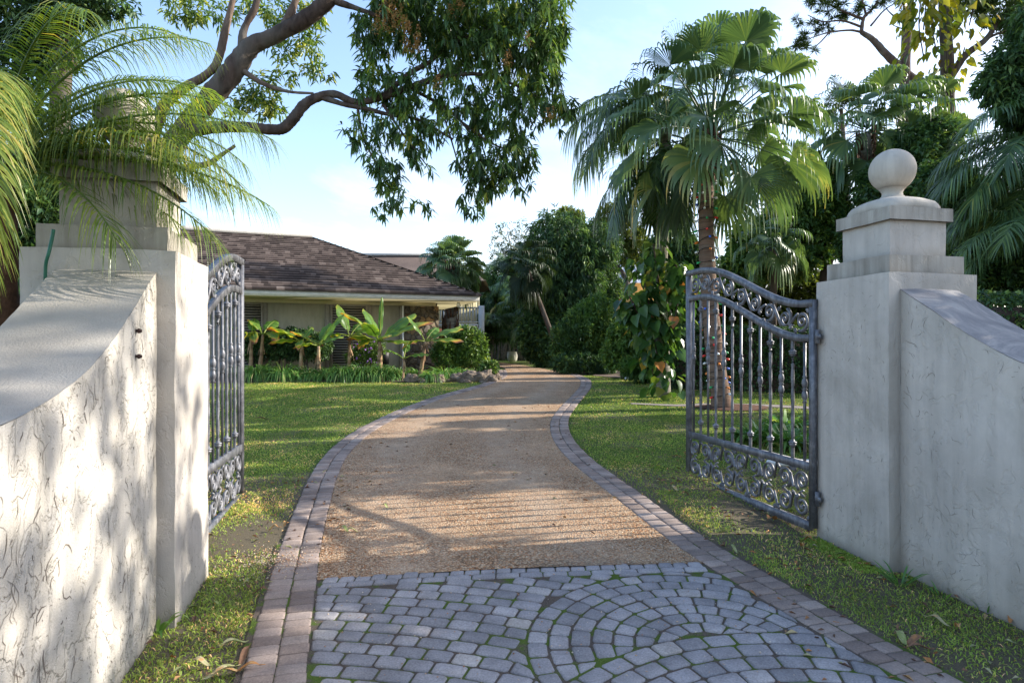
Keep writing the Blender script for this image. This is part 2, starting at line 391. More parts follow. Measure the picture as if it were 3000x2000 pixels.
def _joint():
    m, nt = new_mat('joint_sand'); co = pos(nt); n = noi(nt, co, 6, 4, .6); f = noi(nt, co, 150, 3,.7)
    sand = ramp(nt,f.outputs[0],[(.3,(.06,.05,.042)),(.7,(.19,.15,.12))]); moss = ramp(nt,f.outputs[0],[(.3,(.045,.085,.012)),(.7,(.14,.21,.035))])
    out(nt, pbsdf(nt,mixc(nt,ramp(nt,n.outputs[0],[(.47,g3(0)),(.58,g3(.9))]),sand,moss),.95,.1,normal=bump(nt,f.outputs[0],.6,.02)).outputs[0]); return m
M['joint'] = _joint()
M['grass'] = mat_leaf('grass_blades',[(0,(0.403,0.345,0.120)),(.12,(0.182,0.285,0.048)),(.6,(0.343,0.465,0.075)),(.9,(0.564,0.600,0.120)),(1,(1.210,0.749,0.360))],.3,.5,.3,(1.2,1.15,.5))
M['mango'] = mat_leaf('mango_leaf',[(0,(0.042,0.085,0.039)),(.5,(0.091,0.180,0.053)),(.85,(0.253,0.364,0.071)),(1,(0.545,0.562,0.117))],.36,.36,.5)
M['blossom'] = mat_attr('mango_blossom',[(0,(.34,.17,.06)),(1,(.52,.34,.14))],.8,.1,30,.2,.1)
M['palm'] = mat_leaf('date_palm_leaflet',[(0,(0.049,0.098,0.028)),(.5,(0.124,0.209,0.044)),(.85,(0.276,0.331,0.062)),(1,(0.469,0.417,0.123))],.50,.32,.55,(1.45,1.3,.4))
M['fanpalm'] = mat_leaf('fan_palm_blade',[(0,(0.045,0.090,0.051)),(.5,(0.090,0.165,0.078)),(.8,(0.180,0.255,0.090)),(.93,(0.510,0.390,0.135)),(1,(0.600,0.405,0.150))],.33,.38,.5,(1.25,1.2,.5))
M['palm_r'] = mat_leaf('feather_palm_leaf',[(0,(0.043,0.087,0.043)),(.5,(0.087,0.165,0.066)),(.85,(0.213,0.309,0.087)),(1,(0.426,0.426,0.136))],.33,.33,.6)
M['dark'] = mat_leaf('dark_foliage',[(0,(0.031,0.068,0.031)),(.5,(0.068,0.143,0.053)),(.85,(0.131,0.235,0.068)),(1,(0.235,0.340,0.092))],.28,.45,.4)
M['darkpalm'] = mat_leaf('shaded_palm_blade',[(0,(.012,.024,.012)),(.5,(.022,.042,.018)),(.85,(.04,.07,.024)),(1,(.12,.10,.05))],.2,.5,.25)  # leaning palm's shade is put into this darker blade colour
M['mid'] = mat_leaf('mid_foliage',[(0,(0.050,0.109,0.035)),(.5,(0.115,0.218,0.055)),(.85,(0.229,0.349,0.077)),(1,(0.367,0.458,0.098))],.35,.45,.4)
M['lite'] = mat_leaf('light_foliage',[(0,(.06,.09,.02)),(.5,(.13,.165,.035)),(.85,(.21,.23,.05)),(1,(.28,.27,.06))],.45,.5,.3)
M['wisp'] = mat_leaf('wispy_foliage',[(0,(.05,.07,.05)),(.5,(.09,.12,.075)),(1,(.16,.19,.10))],.4,.5,.3)
M['needle'] = mat_leaf('pine_needles',[(0,(0.028,0.063,0.028)),(.5,(0.070,0.119,0.042)),(1,(0.154,0.210,0.070))],.3,.5,.3)
M['philo'] = mat_leaf('yellow_vine_leaf',[(0,(0.068,0.120,0.016)),(.4,(0.204,0.240,0.024)),(.8,(0.374,0.336,0.032)),(1,(0.340,0.224,0.040))],.5,.35,.5,(1.3,1.15,.3))
M['vine'] = mat_leaf('vine_leaf',[(0,(0.026,0.078,0.023)),(.6,(0.078,0.169,0.039)),(.88,(0.208,0.286,0.052)),(.95,(0.585,0.390,0.078)),(1,(0.650,0.260,0.078))],.4,.3,.6)
M['banana'] = mat_leaf('banana_leaf',[(0,(0.058,0.159,0.033)),(.35,(0.175,0.317,0.053)),(.6,(0.495,0.476,0.066)),(.75,(0.756,0.397,0.066)),(.9,(0.407,0.159,0.066)),(1,(0.204,0.093,0.060))],.45,.4,.4,(1.25,1.15,.4))
M['strap'] = mat_leaf('strap_leaf',[(0,(0.052,0.147,0.041)),(.5,(0.125,0.282,0.062)),(.9,(0.271,0.416,0.103)),(1,(0.626,0.564,0.250))],.33,.35,.5)
M['dry'] = mat_attr('dry_leaf',[(0,(.10,.055,.035)),(.4,(.25,.13,.07)),(.7,(.45,.20,.06)),(.85,(.40,.36,.20)),(1,(.22,.26,.08))],.7,.3,60,.3,.1)
M['bark'] = mat_bark('mango_bark',(.035,.024,.020),(.135,.098,.08))
M['barkl'] = mat_bark('sunlit_branch_bark',(.08,.056,.042),(.25,.18,.14))  # mango bark lightened: sunlight on these limbs is put into the colour
M['barkd'] = mat_bark('dark_bark',(.035,.026,.020),(.12,.085,.065))
M['pinebark'] = mat_bark('pine_bark',(.05,.036,.030),(.17,.11,.085),9)
M['palmbark'] = mat_bark('palm_bark',(.10,.062,.045),(.27,.175,.125),3,(.5,.5,9),.8)
M['greybark'] = mat_bark('grey_palm_bark',(.11,.10,.085),(.36,.33,.27),3,(.5,.5,6),.6)
M['boot'] = mat_bark('palm_boots',(.05,.028,.018),(.17,.085,.05),8,(1,1,1),.9)
M['bstem'] = mat_attr('banana_stem',[(0,(.12,.065,.04)),(.5,(.34,.22,.13)),(1,(.48,.37,.22))],.8,.2,18,.4,.4)
M['wallh'] = mat_simple('house_render',(.40,.385,.30),.85,.2,nsc=3,nv=.18,bs=.1,stretch=(2,2,.6))
M['frieze'] = mat_simple('cream_paint',(.62,.56,.35),.7,.3,nsc=3,nv=.1,bs=.05)
M['fascia'] = mat_simple('white_fascia',(.70,.69,.62),.6,.3,nsc=5,nv=.12,bs=.05)
M['louvre'] = mat_simple('louvre_paint',(.27,.245,.205),.7,.3,nsc=10,nv=.15,bs=.1)
M['void'] = mat_simple('shutter_gap',(.03,.028,.025),.9,.1)
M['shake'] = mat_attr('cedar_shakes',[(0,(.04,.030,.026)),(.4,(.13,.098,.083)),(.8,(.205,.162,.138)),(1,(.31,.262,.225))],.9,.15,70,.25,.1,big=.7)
M['ridge'] = mat_simple('grey_ridge_metal',(.40,.39,.37),.6,.4,nsc=6,nv=.15)
M['white'] = mat_simple('white_paint',(.78,.78,.76),.55,.4,nsc=6,nv=.06,bs=.03)
M['orange'] = mat_simple('orange_stucco',(.62,.36,.13),.9,.2,nsc=4,nv=.15)
M['metalroof'] = mat_simple('standing_seam_metal',(.50,.52,.55),.45,.5,.3,nsc=3,nv=.12)
M['brownwall'] = mat_simple('red_brown_wall',(.16,.075,.05),.85,.2)
def _stone():
    m, nt = new_mat('fieldstone'); co = obj_co(nt); w = noi(nt,co,3,2)
    cw = N(nt,'ShaderNodeVectorMath',{0:co,1:N(nt,'ShaderNodeVectorMath',{0:w.outputs['Color'],1:(.25,.25,.25)},operation='MULTIPLY').outputs[0]},operation='ADD').outputs[0]
    v = vor(nt,cw,4.2); e = vor(nt,cw,4.2,'DISTANCE_TO_EDGE'); f = noi(nt,co,25,4)
    r = N(nt,'ShaderNodeSeparateColor',{0:v.outputs['Color']}).outputs[0]
    c = ramp(nt,r,[(0,(.10,.085,.065)),(.35,(.19,.15,.10)),(.7,(.15,.13,.11)),(1,(.36,.22,.10))])
    c = mixc(nt,1.0,c,ramp(nt,f.outputs[0],[(.3,g3(.7)),(.7,g3(1.2))]),'MULTIPLY')
    ed = ramp(nt,e.outputs[0],[(.0,g3(1)),(.06,g3(0))]); c = mixc(nt,ed,c,(.05,.045,.04))
    out(nt,pbsdf(nt,c,.9,.2,normal=bump(nt,ramp(nt,e.outputs[0],[(0,g3(0)),(.2,g3(1))]),.8,.06)).outputs[0]); return m
M['fieldstone'] = _stone()
M['rock'] = mat_bark('coral_rock',(.06,.045,.035),(.30,.235,.18),9,(1,1,1),.9)
M['slab'] = mat_simple('stepping_stone',(.25,.22,.20),.9,.2,nsc=9,nv=.25,bs=.3)
M['black'] = mat_simple('black_plastic',(.02,.02,.02),.5,.4)
M['hose'] = mat_simple('green_hose',(.02,.14,.09),.4,.5)
M['bolt'] = mat_simple('rusty_bolt',(.06,.035,.03),.7,.4,.5,nsc=40,nv=.4)
M['pot'] = mat_simple('pale_glazed_pot',(.52,.50,.42),.5,.4)
def mat_bulb(name,c):
    m, nt = new_mat(name); lw = N(nt,'ShaderNodeLayerWeight',{'Blend':.4})
    out(nt,pbsdf(nt,mixc(nt,lw.outputs[1],c,tuple(min(1,x*1.3+.05) for x in c)),.25,.6).outputs[0]); return m
for nm,c in dict(red=(.75,.03,.02),orange=(.85,.22,.02),green=(.02,.40,.12),blue=(.03,.12,.65),clear=(.75,.75,.72)).items(): M['bulb_'+nm]=mat_bulb('bulb_'+nm,c)
# ---------- camera, light, sky ----------
cam = bpy.data.objects.new('camera', bpy.data.cameras.new('camera')); COL.objects.link(cam)
cam.location = (0,0,1.6); cam.rotation_euler = (PI/2,0,0)
cam.data.sensor_width = 36; cam.data.lens = F/3000*36; cam.data.shift_y = 20/3000
cam.data.clip_start = .05; cam.data.clip_end = 3000
SC.camera = cam
SUN_EL = math.radians(27.0); SUN_AZ = math.atan2(.978,.208)   # from +Y towards +X
sd = Vector((math.sin(SUN_AZ)*math.cos(SUN_EL), math.cos(SUN_AZ)*math.cos(SUN_EL), math.sin(SUN_EL)))
sl = bpy.data.lights.new('sun','SUN'); sl.energy = 9.0; sl.angle = math.radians(.5); sl.color = (1,.93,.82)
so = bpy.data.objects.new('sun', sl); COL.objects.link(so); so.rotation_euler = (-sd).to_track_quat('-Z','Y').to_euler()
so.location = (30,10,30)
w = bpy.data.worlds.new('World'); SC.world = w; w.use_nodes = True; nt = w.node_tree
for n in list(nt.nodes): nt.nodes.remove(n)
sky = N(nt,'ShaderNodeTexSky',sky_type='NISHITA'); sky.sun_disc = False
sky.sun_elevation = SUN_EL; sky.sun_rotation = SUN_AZ; sky.dust_density = 1.2; sky.air_density = 1.0; sky.ozone_density = 1.5
gc = N(nt,'ShaderNodeTexCoord').outputs['Generated']
sep = N(nt,'ShaderNodeSeparateXYZ',{0:gc})
zc = math_(nt,'MAXIMUM',sep.outputs[2],.03)
pl = N(nt,'ShaderNodeCombineXYZ',{0:math_(nt,'DIVIDE',sep.outputs[0],math_(nt,'ADD',zc,.12)),1:math_(nt,'DIVIDE',sep.outputs[1],math_(nt,'ADD',zc,.12)),2:0.0}).outputs[0]
cn = noi(nt, pl, .75, 8, .62, .5)
cov = math_(nt,'ADD', cn.outputs[0], math_(nt,'ADD', math_(nt,'MULTIPLY',sep.outputs[2],-.62), math_(nt,'MULTIPLY',sep.outputs[0],.26)))
cm = ramp(nt, cov, [(.28,g3(0)),(.62,g3(.93))])
skyb = mixc(nt,1.0,sky.outputs[0],(3.4,3.35,3.35),'MULTIPLY')
cc = mixc(nt, cm, skyb, (11.5,11.6,11.8))
N(nt,'ShaderNodeOutputWorld',{'Surface':N(nt,'ShaderNodeBackground',{'Color':cc,'Strength':.125}).outputs[0]})
SC.view_settings.view_transform = 'Standard'; SC.view_settings.look = 'None'; SC.view_settings.exposure = 0; SC.view_settings.gamma = 1
SC.render.engine = 'CYCLES'
cy = SC.cycles; cy.use_denoising = True; cy.max_bounces = 8; cy.transparent_max_bounces = 8; cy.diffuse_bounces = 4; cy.glossy_bounces = 3; cy.transmission_bounces = 5
cy.sample_clamp_indirect = 6; cy.use_adaptive_sampling = True; cy.adaptive_threshold = .015
SC.render.film_transparent = False

# ---------- frames of the gateway ----------
U = np.array([.976,.216]); Vv = np.array([-.216,.976])      # along the street / up the drive
LC = np.array([-1.948,3.75]); RC = np.array([2.79,4.80])    # inner street-side corners of the two pillars

# ---------- drive outline ----------
LPT = smooth_path([(.0,-1.6),(-.35,-.2),(-.72,1.0),(-1.03,2.1),(-1.33,3.18),(-1.62,4.3),(-1.84,5.2),(-2.09,6.35),(-2.30,7.4),(-2.47,8.6),(-2.53,10.0),(-2.46,11.2),(-2.25,12.9),(-1.85,14.9),(-1.34,16.6),(-.85,18.3),(-.52,20.9),(-.48,24),(-.72,28.9),(-1.6,34),(-3.2,39),(-5.6,44)],10)
RPT = smooth_path([(5.6,-1.6),(4.3,.2),(3.45,1.3),(2.85,2.2),(2.42,2.9),(2.14,3.5),(1.95,4.0),(1.79,4.5),(1.63,5.01),(1.48,5.72),(1.34,6.5),(1.19,7.3),(1.04,8.2),(.94,9.2),(.92,10.3),(1.0,11.5),(1.2,12.75),(1.55,14.5),(2.0,16.7),(2.27,18.5),(2.4,20.5),(2.34,22.5),(2.12,25),(1.68,27.7),(.85,32),(-.4,36.5),(-2.2,41),(-3.6,44.2)],10)
def curve_at(C_, y): return np.interp(y, C_[:,1], C_[:,0])
def in_drive(x, y, m=0): return (x > curve_at(LPT,y)-m) & (x < curve_at(RPT,y)+m)
def lift(x,y,dz): return np.stack([x,y,G(x,y)+dz],-1)

# ground sheet
xs = np.unique(np.concatenate([[-900,-400,-200,-110,-70,-45,-30,-22], np.arange(-16,16.01,.25), [22,30,45,70,110,200,400,900]]))
ys = np.unique(np.concatenate([[-300,-120,-60,-30,-15,-8,-4], np.arange(-2,26.01,.25), [28,31,35,40,46,55,70,100,150,250,450,900]]))
X,Y = np.meshgrid(xs,ys,indexing='ij'); mb = MB(); mb.grid(np.stack([X,Y,G(X,Y)],-1)[:, ::1])
g = mb.build('ground', M['ground'], smooth=True); tag(g,'grassy ground around the driveway',None,kind='structure')
for p in g.data.polygons: break
g.data.flip_normals()

# gravel drive
B = .31
def inner(Cv, side, off):
    T = nrm(np.gradient(Cv,axis=0)); Nn = np.stack([T[:,1],-T[:,0]],-1)*side
    return Cv + Nn*off
LI = inner(LPT, 1, B); RI = inner(RPT, -1, B)
yy = np.concatenate([np.arange(4.2,20,.2),np.arange(20,43,.5)])
def apron_y(x): return 4.63 + .1*x - .02*(x-.3)**2        # line where pavers stop
rows=[]; wr=[]
for y in yy:
    a,b = curve_at(LI,y),curve_at(RI,y); t=np.linspace(0,1,26); x=a+(b-a)*t
    yv = np.maximum(y, apron_y(x)-.03+0*x) if y<5.2 else y+0*x
    rows.append(lift(x,yv,.0165+.010*np.sin(t*PI))); wr.append(np.exp(-((t-.2)/.11)**2)+np.exp(-((t-.72)/.11)**2))
mb=MB(); mb.grid(np.array(rows)[:, ::-1],np.array(wr)[:, ::-1]); o=mb.build('gravel_driveway',M['gravel'],smooth=True); o.data.flip_normals(); tag(o,'tan gravel driveway curving away between brick edging',None,kind='structure')
# loose stones
n=15000; mb=MB()
y=4.45+ (rng.random(n)**1.9)*5.0; t=rng.random(n); x=curve_at(LI,y)*(1-t)+curve_at(RI,y)*t
k=y>apron_y(x)-.02*rng.random(n); x,y=x[k],y[k]
xs2=-1.75+rng.normal(size=900)*.16; ys2=4.75+rng.normal(size=900)*.16      # spill over the left edging
ns3=380; t3=rng.random(ns3); y3=3.0+rng.random(ns3)*1.6; x3=curve_at(LI,y3)*(1-t3)+curve_at(RI,y3)*t3
x=np.concatenate([x,xs2,x3]); y=np.concatenate([y,ys2,y3])
n=len(x); base=np.array([(1,0,0),(-.5,.87,0),(-.5,-.87,0),(0,0,1.1),(0,0,-.6)])*1.0
sc=(.0028+.0042*rng.random(n)**2); ang=rng.random(n)*6.28; ca,sa=np.cos(ang),np.sin(ang)
hz=np.where(np.arange(n)<n-len(x3)-900, .020, .024)
Vb=base[None]*sc[:,None,None]*np.array([1.3,1,.75])*(1+rng.normal(size=(n,5,1))*.2)
R=np.stack([Vb[...,0]*ca[:,None]-Vb[...,1]*sa[:,None],Vb[...,0]*sa[:,None]+Vb[...,1]*ca[:,None],Vb[...,2]],-1)
R=R+lift(x,y,hz+sc*.3)[:,None]
I=np.arange(n)[:,None]*5
mb.add(R,np.concatenate([I+np.array([q]) for q in [(0,1,3),(1,2,3),(2,0,3),(1,0,4),(2,1,4),(0,2,4)]]),np.repeat(rng.random(n),5))
o=mb.build('gravel_stones',M['stones'],smooth=False); tag(o,'loose tan and reddish pea gravel lying on the drive',"gravel",kind='stuff')

# joint bed under pavers and edging
rows=[]
for y in np.concatenate([np.arange(-1.6,5.2,.15)]):
    a,b=curve_at(LPT,y),curve_at(RPT,y); rows.append(lift(a+(b-a)*np.linspace(-.01,1.01,40),y+np.zeros(40),.0125))
mb=MB(); mb.grid(np.array(rows)); o=mb.build('paving_bed',M['joint'],smooth=True); tag(o,'mossy joint sand under the paving',None,kind='structure')

# brick edging
def paver(mb, Qd, z0, top, r, bev=.008):
    """Qd: k x 2 outline; top sheet with worn sloping edges"""
    Qd=np.asarray(Qd); c=Qd.mean(0); k=len(Qd)
    d=Qd-c; ln=np.linalg.norm(d,axis=1,keepdims=True); ins=c+d*np.maximum(.3,1-bev*1.5/np.maximum(ln,.01))
    zt=G(Qd[:,0],Qd[:,1]); zi=G(ins[:,0],ins[:,1])
    tj=random.uniform(-.0022,.0022)
    A=np.column_stack([Qd,zt+z0]); Bv=np.column_stack([Qd,zt+top-.006+tj]); Cc=np.column_stack([ins,zi+top+tj])
    i=np.arange(k); j=(i+1)%k
    mb.add(np.vstack([A,Bv,Cc]),[np.stack([i,j,j+k,i+k],-1),np.stack([i+k,j+k,j+2*k,i+2*k],-1),np.array([i+2*k])],r)
def rounded(q, f=.14):
    out_=[]; k=len(q)
    for i in range(k):
        p,a,b=q[i],q[i-1],q[(i+1)%k]
        out_ += [p+(a-p)*f, p+(b-p)*f]
    return out_
def edging(Cv, side, name, label, y0, y1):
    seg=Cv[(Cv[:,1]>y0)&(Cv[:,1]<y1)]
    L=np.concatenate([[0],np.cumsum(np.linalg.norm(np.diff(seg,axis=0),axis=1))]); mb=MB()
    T=nrm(np.gradient(seg,axis=0)); Nn=np.stack([T[:,1],-T[:,0]],-1)*side
    def at_(s,off): return np.array([np.interp(s,L,seg[:,0])+np.interp(s,L,Nn[:,0])*off,np.interp(s,L,seg[:,1])+np.interp(s,L,Nn[:,1])*off])
    for c,(o0,o1) in enumerate(((.0,.150),(.158,.306))):
        s=0.05*c
        while s<L[-1]-.11:
            l=random.uniform(.098,.112); jo=[random.uniform(-.004,.004) for _ in range(2)]
            a,b=o0+jo[0],o1+jo[1]
            q=[at_(s+.004,a),at_(s+.004,b),at_(s+l-.003,b),at_(s+l-.003,a)]
            if side<0: q=q[::-1]
            paver(mb,rounded(np.array(q),.06)[::-1],.002,.022+random.uniform(-.003,.003),random.random()); s+=l
    o=mb.build(name,M['brick']); tag(o,label,None,kind='structure')
edging(LPT,1,'brick_edging','double course of tan brick edging on the left of the drive',.2,27)
edging(RPT,-1,'brick_edging','double course of tan brick edging on the right of the drive',.2,27)

# fan-pattern grey pavers
C1=np.array([1.08,3.50]); C3=np.array([1.42,2.12]); R1,R3=1.0,1.50; C2=np.array([-1.35,-.55])
mb=MB()
def clampq(q):
    q=q.copy(); 
    for p in q:
        l=curve_at(LI,p[1])+.012; r=curve_at(RI,p[1])-.012
        p[0]=min(max(p[0],l),r); t=apron_y(p[0])
        if p[1]>t: p[1]=t
    return q
def push(p,c,R):
    d=p-c; n_=np.linalg.norm(d); return c+d/n_*R if n_<R else p
def area(q): return .5*abs(sum(q[i-1][0]*q[i][1]-q[i][0]*q[i-1][1] for i in range(len(q))))
def ring(c,r0,w,ln,a0,a1,ok,fix,ph=0):
    rm=r0+w/2; da=ln/rm; a=a0+ph*da; gp=.0074
    while a<a1:
        d_=da*random.uniform(.85,1.12); g_=gp/rm
        q=np.array([c+rr*np.array([math.cos(t),math.sin(t)]) for rr,t in ((r0+gp,a+g_),(r0+w-gp,a+g_),(r0+w-gp,a+d_-g_),(r0+gp,a+d_-g_))])
        cen=q.mean(0)
        if ok(cen):
            q=np.array([fix(p) for p in q]); q=clampq(q)
            if area(q)>.14*w*ln: paver(mb,rounded(q,.10),.004,.022+random.uniform(-.003,.003),random.random()**1.2)
        a+=d_
dist=lambda p,c: np.linalg.norm(p-c)
ins=lambda p: -1.2<p[1]<apron_y(p[0])-.19 and curve_at(LI,p[1])-.03<p[0]<curve_at(RI,p[1])+.03
topok=lambda p: p[1]<apron_y(p[0])-.195
r=.05
while r<R3:
    wd=.125; ring(C3,r,wd,.17,-PI,PI,lambda p: ins(p),lambda p:p,random.random()); r+=wd
R3=r+.004
okC1=lambda p: ins(p) and dist(p,C3)>R3-.03
r=.06
while r<R1:
    wd=.118; ring(C1,r,wd,.125 if r<.5 else .155,-PI*.2,PI*1.2,okC1,lambda p:push(p,C3,R3+.004),random.random()); r+=wd
R1=r+.004
okC2=lambda p: ins(p) and dist(p,C3)>R3-.03 and dist(p,C1)>R1-.03
r=.6
while r<6.6:
    wd=.118; ring(C2,r,wd,.168,-.3,PI*.95,okC2,lambda p:push(push(p,C1,R1+.004),C3,R3+.004),random.random()); r+=wd
for row,(o0,o1,ln) in enumerate(((.0,.098,.105),(.100,.182,.165))):       # two straight header rows at the gravel
    x=-1.6
    while x<1.75:
        l=ln*random.uniform(.95,1.06)
        q=np.array([(x+.004,apron_y(x)-o1+.004),(x+l-.004,apron_y(x+l)-o1+.004),(x+l-.004,apron_y(x+l)-o0-.003),(x+.004,apron_y(x)-o0-.003)])
        if curve_at(LI,q[0][1])<q.mean(0)[0]<curve_at(RI,q[0][1]):
            q=clampq(q)
            if area(q)>.004: paver(mb,rounded(q,.1),.004,.022+random.uniform(-.003,.003),random.random())
        x+=l
o=mb.build('paved_apron',M['paver']); tag(o,'grey pavers laid in fans before the gate',None,kind='structure')

# path ribbon, mulch ring
pth=smooth_path([(2.55,13.9),(3.0,13.75),(3.5,13.6),(4.2,13.75),(5.2,13.6),(6.5,13.0),(8.5,12.2)],8)
T=nrm(np.gradient(pth,axis=0)); Nn=np.stack([T[:,1],-T[:,0]],-1); wd=np.linspace(.10,.24,len(pth))[:,None]*np.ones((1,1))
rows=[lift(*(pth+Nn*wd*s).T,.014) for s in np.linspace(-1,1,5)]
mb=MB(); mb.grid(np.array(rows)); o=mb.build('path',M['slab']); tag(o,'narrow stone path crossing the right lawn',None,kind='structure')
TP=np.array([4.25,13.2])
mb=MB(); a=np.linspace(0,2*PI,40); rr=np.linspace(.05,.62,6)
RRm=np.stack([[TP[0]+.25+r_*1.2*math.cos(t)*(1+.08*math.sin(3*t)) for t in a] for r_ in rr]); RY=np.stack([[TP[1]+.05+r_*.8*math.sin(t) for t in a] for r_ in rr])
mb.grid(np.stack([RRm,RY,G(RRm,RY)+.02+.05*(1-(rr[:,None]/.62)**2)],-1)); o=mb.build('mulch_bed',M['mulch'],smooth=True); tag(o,'reddish mulch ring at the foot of the fan palm',None,kind='structure')
# planting bed soil in front of house
bl=smooth_path([(-12,17.6),(-9,18.3),(-7.4,18.75),(-5,18.85),(-3.2,18.75),(-2.2,18.75),(-1.3,18.75),(-.75,19.1),(-.58,20.5),(-.6,23)],6)
rows=[]
for p in bl:
    q=np.array([-1.9,24.0]) if p[0]>-2 else np.array([p[0]-.8,p[1]+4.6]); t=np.linspace(0,1,10)[:,None]; L_=p*(1-t)+q*t
    rows.append(lift(L_[:,0],L_[:,1],.02+.13*sstep(0,.25,t[:,0])))
mb=MB(); mb.grid(np.array(rows)); o=mb.build('planting_bed',M['soil'],smooth=True); tag(o,'bare soil of the raised bed before the house',None,kind='structure')
# leaf-littered earth under the right-hand trees
rt=smooth_path([(2.75,22.2),(3.6,20.2),(4.6,18.9),(5.4,17.2),(6.6,16.1),(9,15.2),(14,13.5)],6)
rows=[]
for p in rt:
    t=np.linspace(0,1,8)[:,None]; L_=p*(1-t)+np.array([p[0]*1.3+2.0,p[1]*1.3+5])*t; rows.append(lift(L_[:,0],L_[:,1],.02+.02*t[:,0]))
mb=MB(); mb.grid(np.array(rows)); o=mb.build('shrub_bed',M['soil'],smooth=True); tag(o,'dark earth of the bed under the trees on the right',None,kind='structure')
def in_beds(x,y):
    b=(y>np.interp(x,bl[:48,0],bl[:48,1])-.05)&(x<-.5)
    r=(y>np.interp(x,rt[:,0],rt[:,1]))&(x>2.6)
    c=((x-TP[0]-.25)/.75)**2+((y-TP[1]-.05)/.5)**2<1
    d=np.abs(y-np.interp(x,pth[:,0],pth[:,1]))<np.interp(x,pth[:,0],wd[:,0]); d&=(x>2.6)&(x<9)
    return b|r|c|d
def local(x,y,Cn): return (x-Cn[0])*U[0]+(y-Cn[1])*U[1], (x-Cn[0])*Vv[0]+(y-Cn[1])*Vv[1]
def in_walls(x,y):
    a,b=local(x,y,LC); l=(a<.0)&(a>-.79)&(b>0)&(b<.78) | (a<-.09)&(a>-.63)&(b>-2.6)&(b<0)
    a,b=local(x,y,RC); r=(a>.0)&(a<.81)&(b>0)&(b<.79) | (a>.09)&(a<.63)&(b>-2.6)&(b<0)
    return l|r
# ---------- grass ----------
def grass(n, x0,x1,y0,y1, h, wd_, dens, hv=.4, lean=.55):
    x=x0+(x1-x0)*rng.random(n); y=y0+(y1-y0)*rng.random(n)
    k=~in_drive(x,y,.0)&~in_beds(x,y)&~in_walls(x,y)&(x>-.86*y-1.2)&(x<.86*y+1.2); x,y=x[k],y[k]
    k=rng.random(len(x))<dens(x,y); x,y=x[k],y[k]
    n=len(x); D=np.stack([rng.normal(size=n)*lean,rng.normal(size=n)*lean,np.ones(n)],-1)
    return lift(x,y,-.004), D, h*(1-hv/2+hv*rng.random(n)), wd_*(.7+.6*rng.random(n))
pn_=[(rng.normal(size=2)*a,rng.random()*6) for a in (1.1,1.3,2.2,2.6,4.2,4.6)]
def patch(x,y): return sum(np.sin(x*k[0]+y*k[1]+p) for k,p in pn_)/len(pn_)
gmb=MB()
sides=lambda pp,d,h,w_,dr: ribbons(gmb,pp,d,h,w_,dr,2,r=np.clip(.5+patch(pp[:,0]*1.3,pp[:,1]*1.3)*.5+rng.normal(size=len(pp))*.25,0,1))
def bare(x,y):     # worn earth near the gates and along the edging
    nl=np.exp(-(((x+2.1)/.5)**2+((y-5.35)/.8)**2)); nr=np.exp(-(((x-2.2)/.42)**2+((y-6.0)/.95)**2)); return np.clip(1-1.15*nl-1.1*nr,0.02,1)
def edge(x,y): dl=np.where(x<0,curve_at(LPT,y)-x,x-curve_at(RPT,y)); return np.clip(dl/.10,.06,1)
for args in [(90000,-3.4,-1.2,1.8,6.3,.058,.0066,lambda x,y:bare(x,y)*np.clip(.75+.8*patch(x*2,y*2),.1,1)*edge(x,y)),
             (100000,1.5,4.6,2.2,6.8,.058,.0064,lambda x,y:bare(x,y)*np.clip(.75+.8*patch(x*2,y*2),.1,1)*edge(x,y)),
             (130000,-9.5,-1.7,6.3,12,.050,.0085,lambda x,y:np.clip(.8+.5*patch(x,y),.25,1)*edge(x,y)),
             (120000,.9,8.5,6.3,12,.050,.0085,lambda x,y:np.clip(.8+.5*patch(x,y),.25,1)*bare(x,y)*edge(x,y)),
             (110000,-13,-.8,12,19,.055,.015,lambda x,y:.9+0*x),
             (80000,1,11,12,22,.055,.015,lambda x,y:.9+0*x)]:
    p_,d_,h_,w_=grass(*args); sides(p_,d_,h_,w_,.45)
o=gmb.build('lawn_grass',M['grass']); tag(o,'green grass blades of the lawns and verges','grass',kind='stuff')
# ---------- gate pillars ----------
ROT = math.atan2(.216,.976)
def crack_set(parent, nm, mat, fn, n, lmin, lmax, wmin, wmax, uv, vert=.8, gate=None):
    """short torn trowel marks following the wobbly plaster face; fn(u,v) gives a point on it"""
    mb=MB(); c=0; tries=0
    while c<n and tries<n*12:
        tries+=1; u,v=uv()
        if gate and mnoise.noise(Vector((u*gate+3.3,v*gate*.7,1.7)))<random.uniform(-.25,.35): continue
        L=lmin+(lmax-lmin)*random.random()**2; k=random.randint(3,6); W=random.uniform(wmin,wmax); a=random.choice((PI/2,-PI/2))+random.gauss(0,1-vert)+random.choice((0,0,0,.7)); pts=[]
        for i in range(k+1): pts.append((u,v)); u+=math.cos(a)*L/k; v+=math.sin(a)*L/k; a+=random.gauss(0,.55)
        V=[]; ok=True
        for i,(pu,pv) in enumerate(pts):
            q=pts[min(i+1,k)]; p0=pts[max(i-1,0)]; dx,dy=q[0]-p0[0],q[1]-p0[1]; l=math.hypot(dx,dy)+1e-9; w_=W*(.12+math.sin(PI*min(1,(i+.35)/(k+.6)))**1.0*random.uniform(.5,1))*.5
            A=fn(pu-dy/l*w_,pv+dx/l*w_); Bq=fn(pu+dy/l*w_,pv-dx/l*w_)
            if A is None or Bq is None: ok=False; break
            V+=[A,Bq]
        if not ok: continue
        mb.add(V,np.array([[2*i,2*i+1,2*i+3,2*i+2] for i in range(k)])); c+=1
    if mb.n: mb.build(nm,mat,parent)
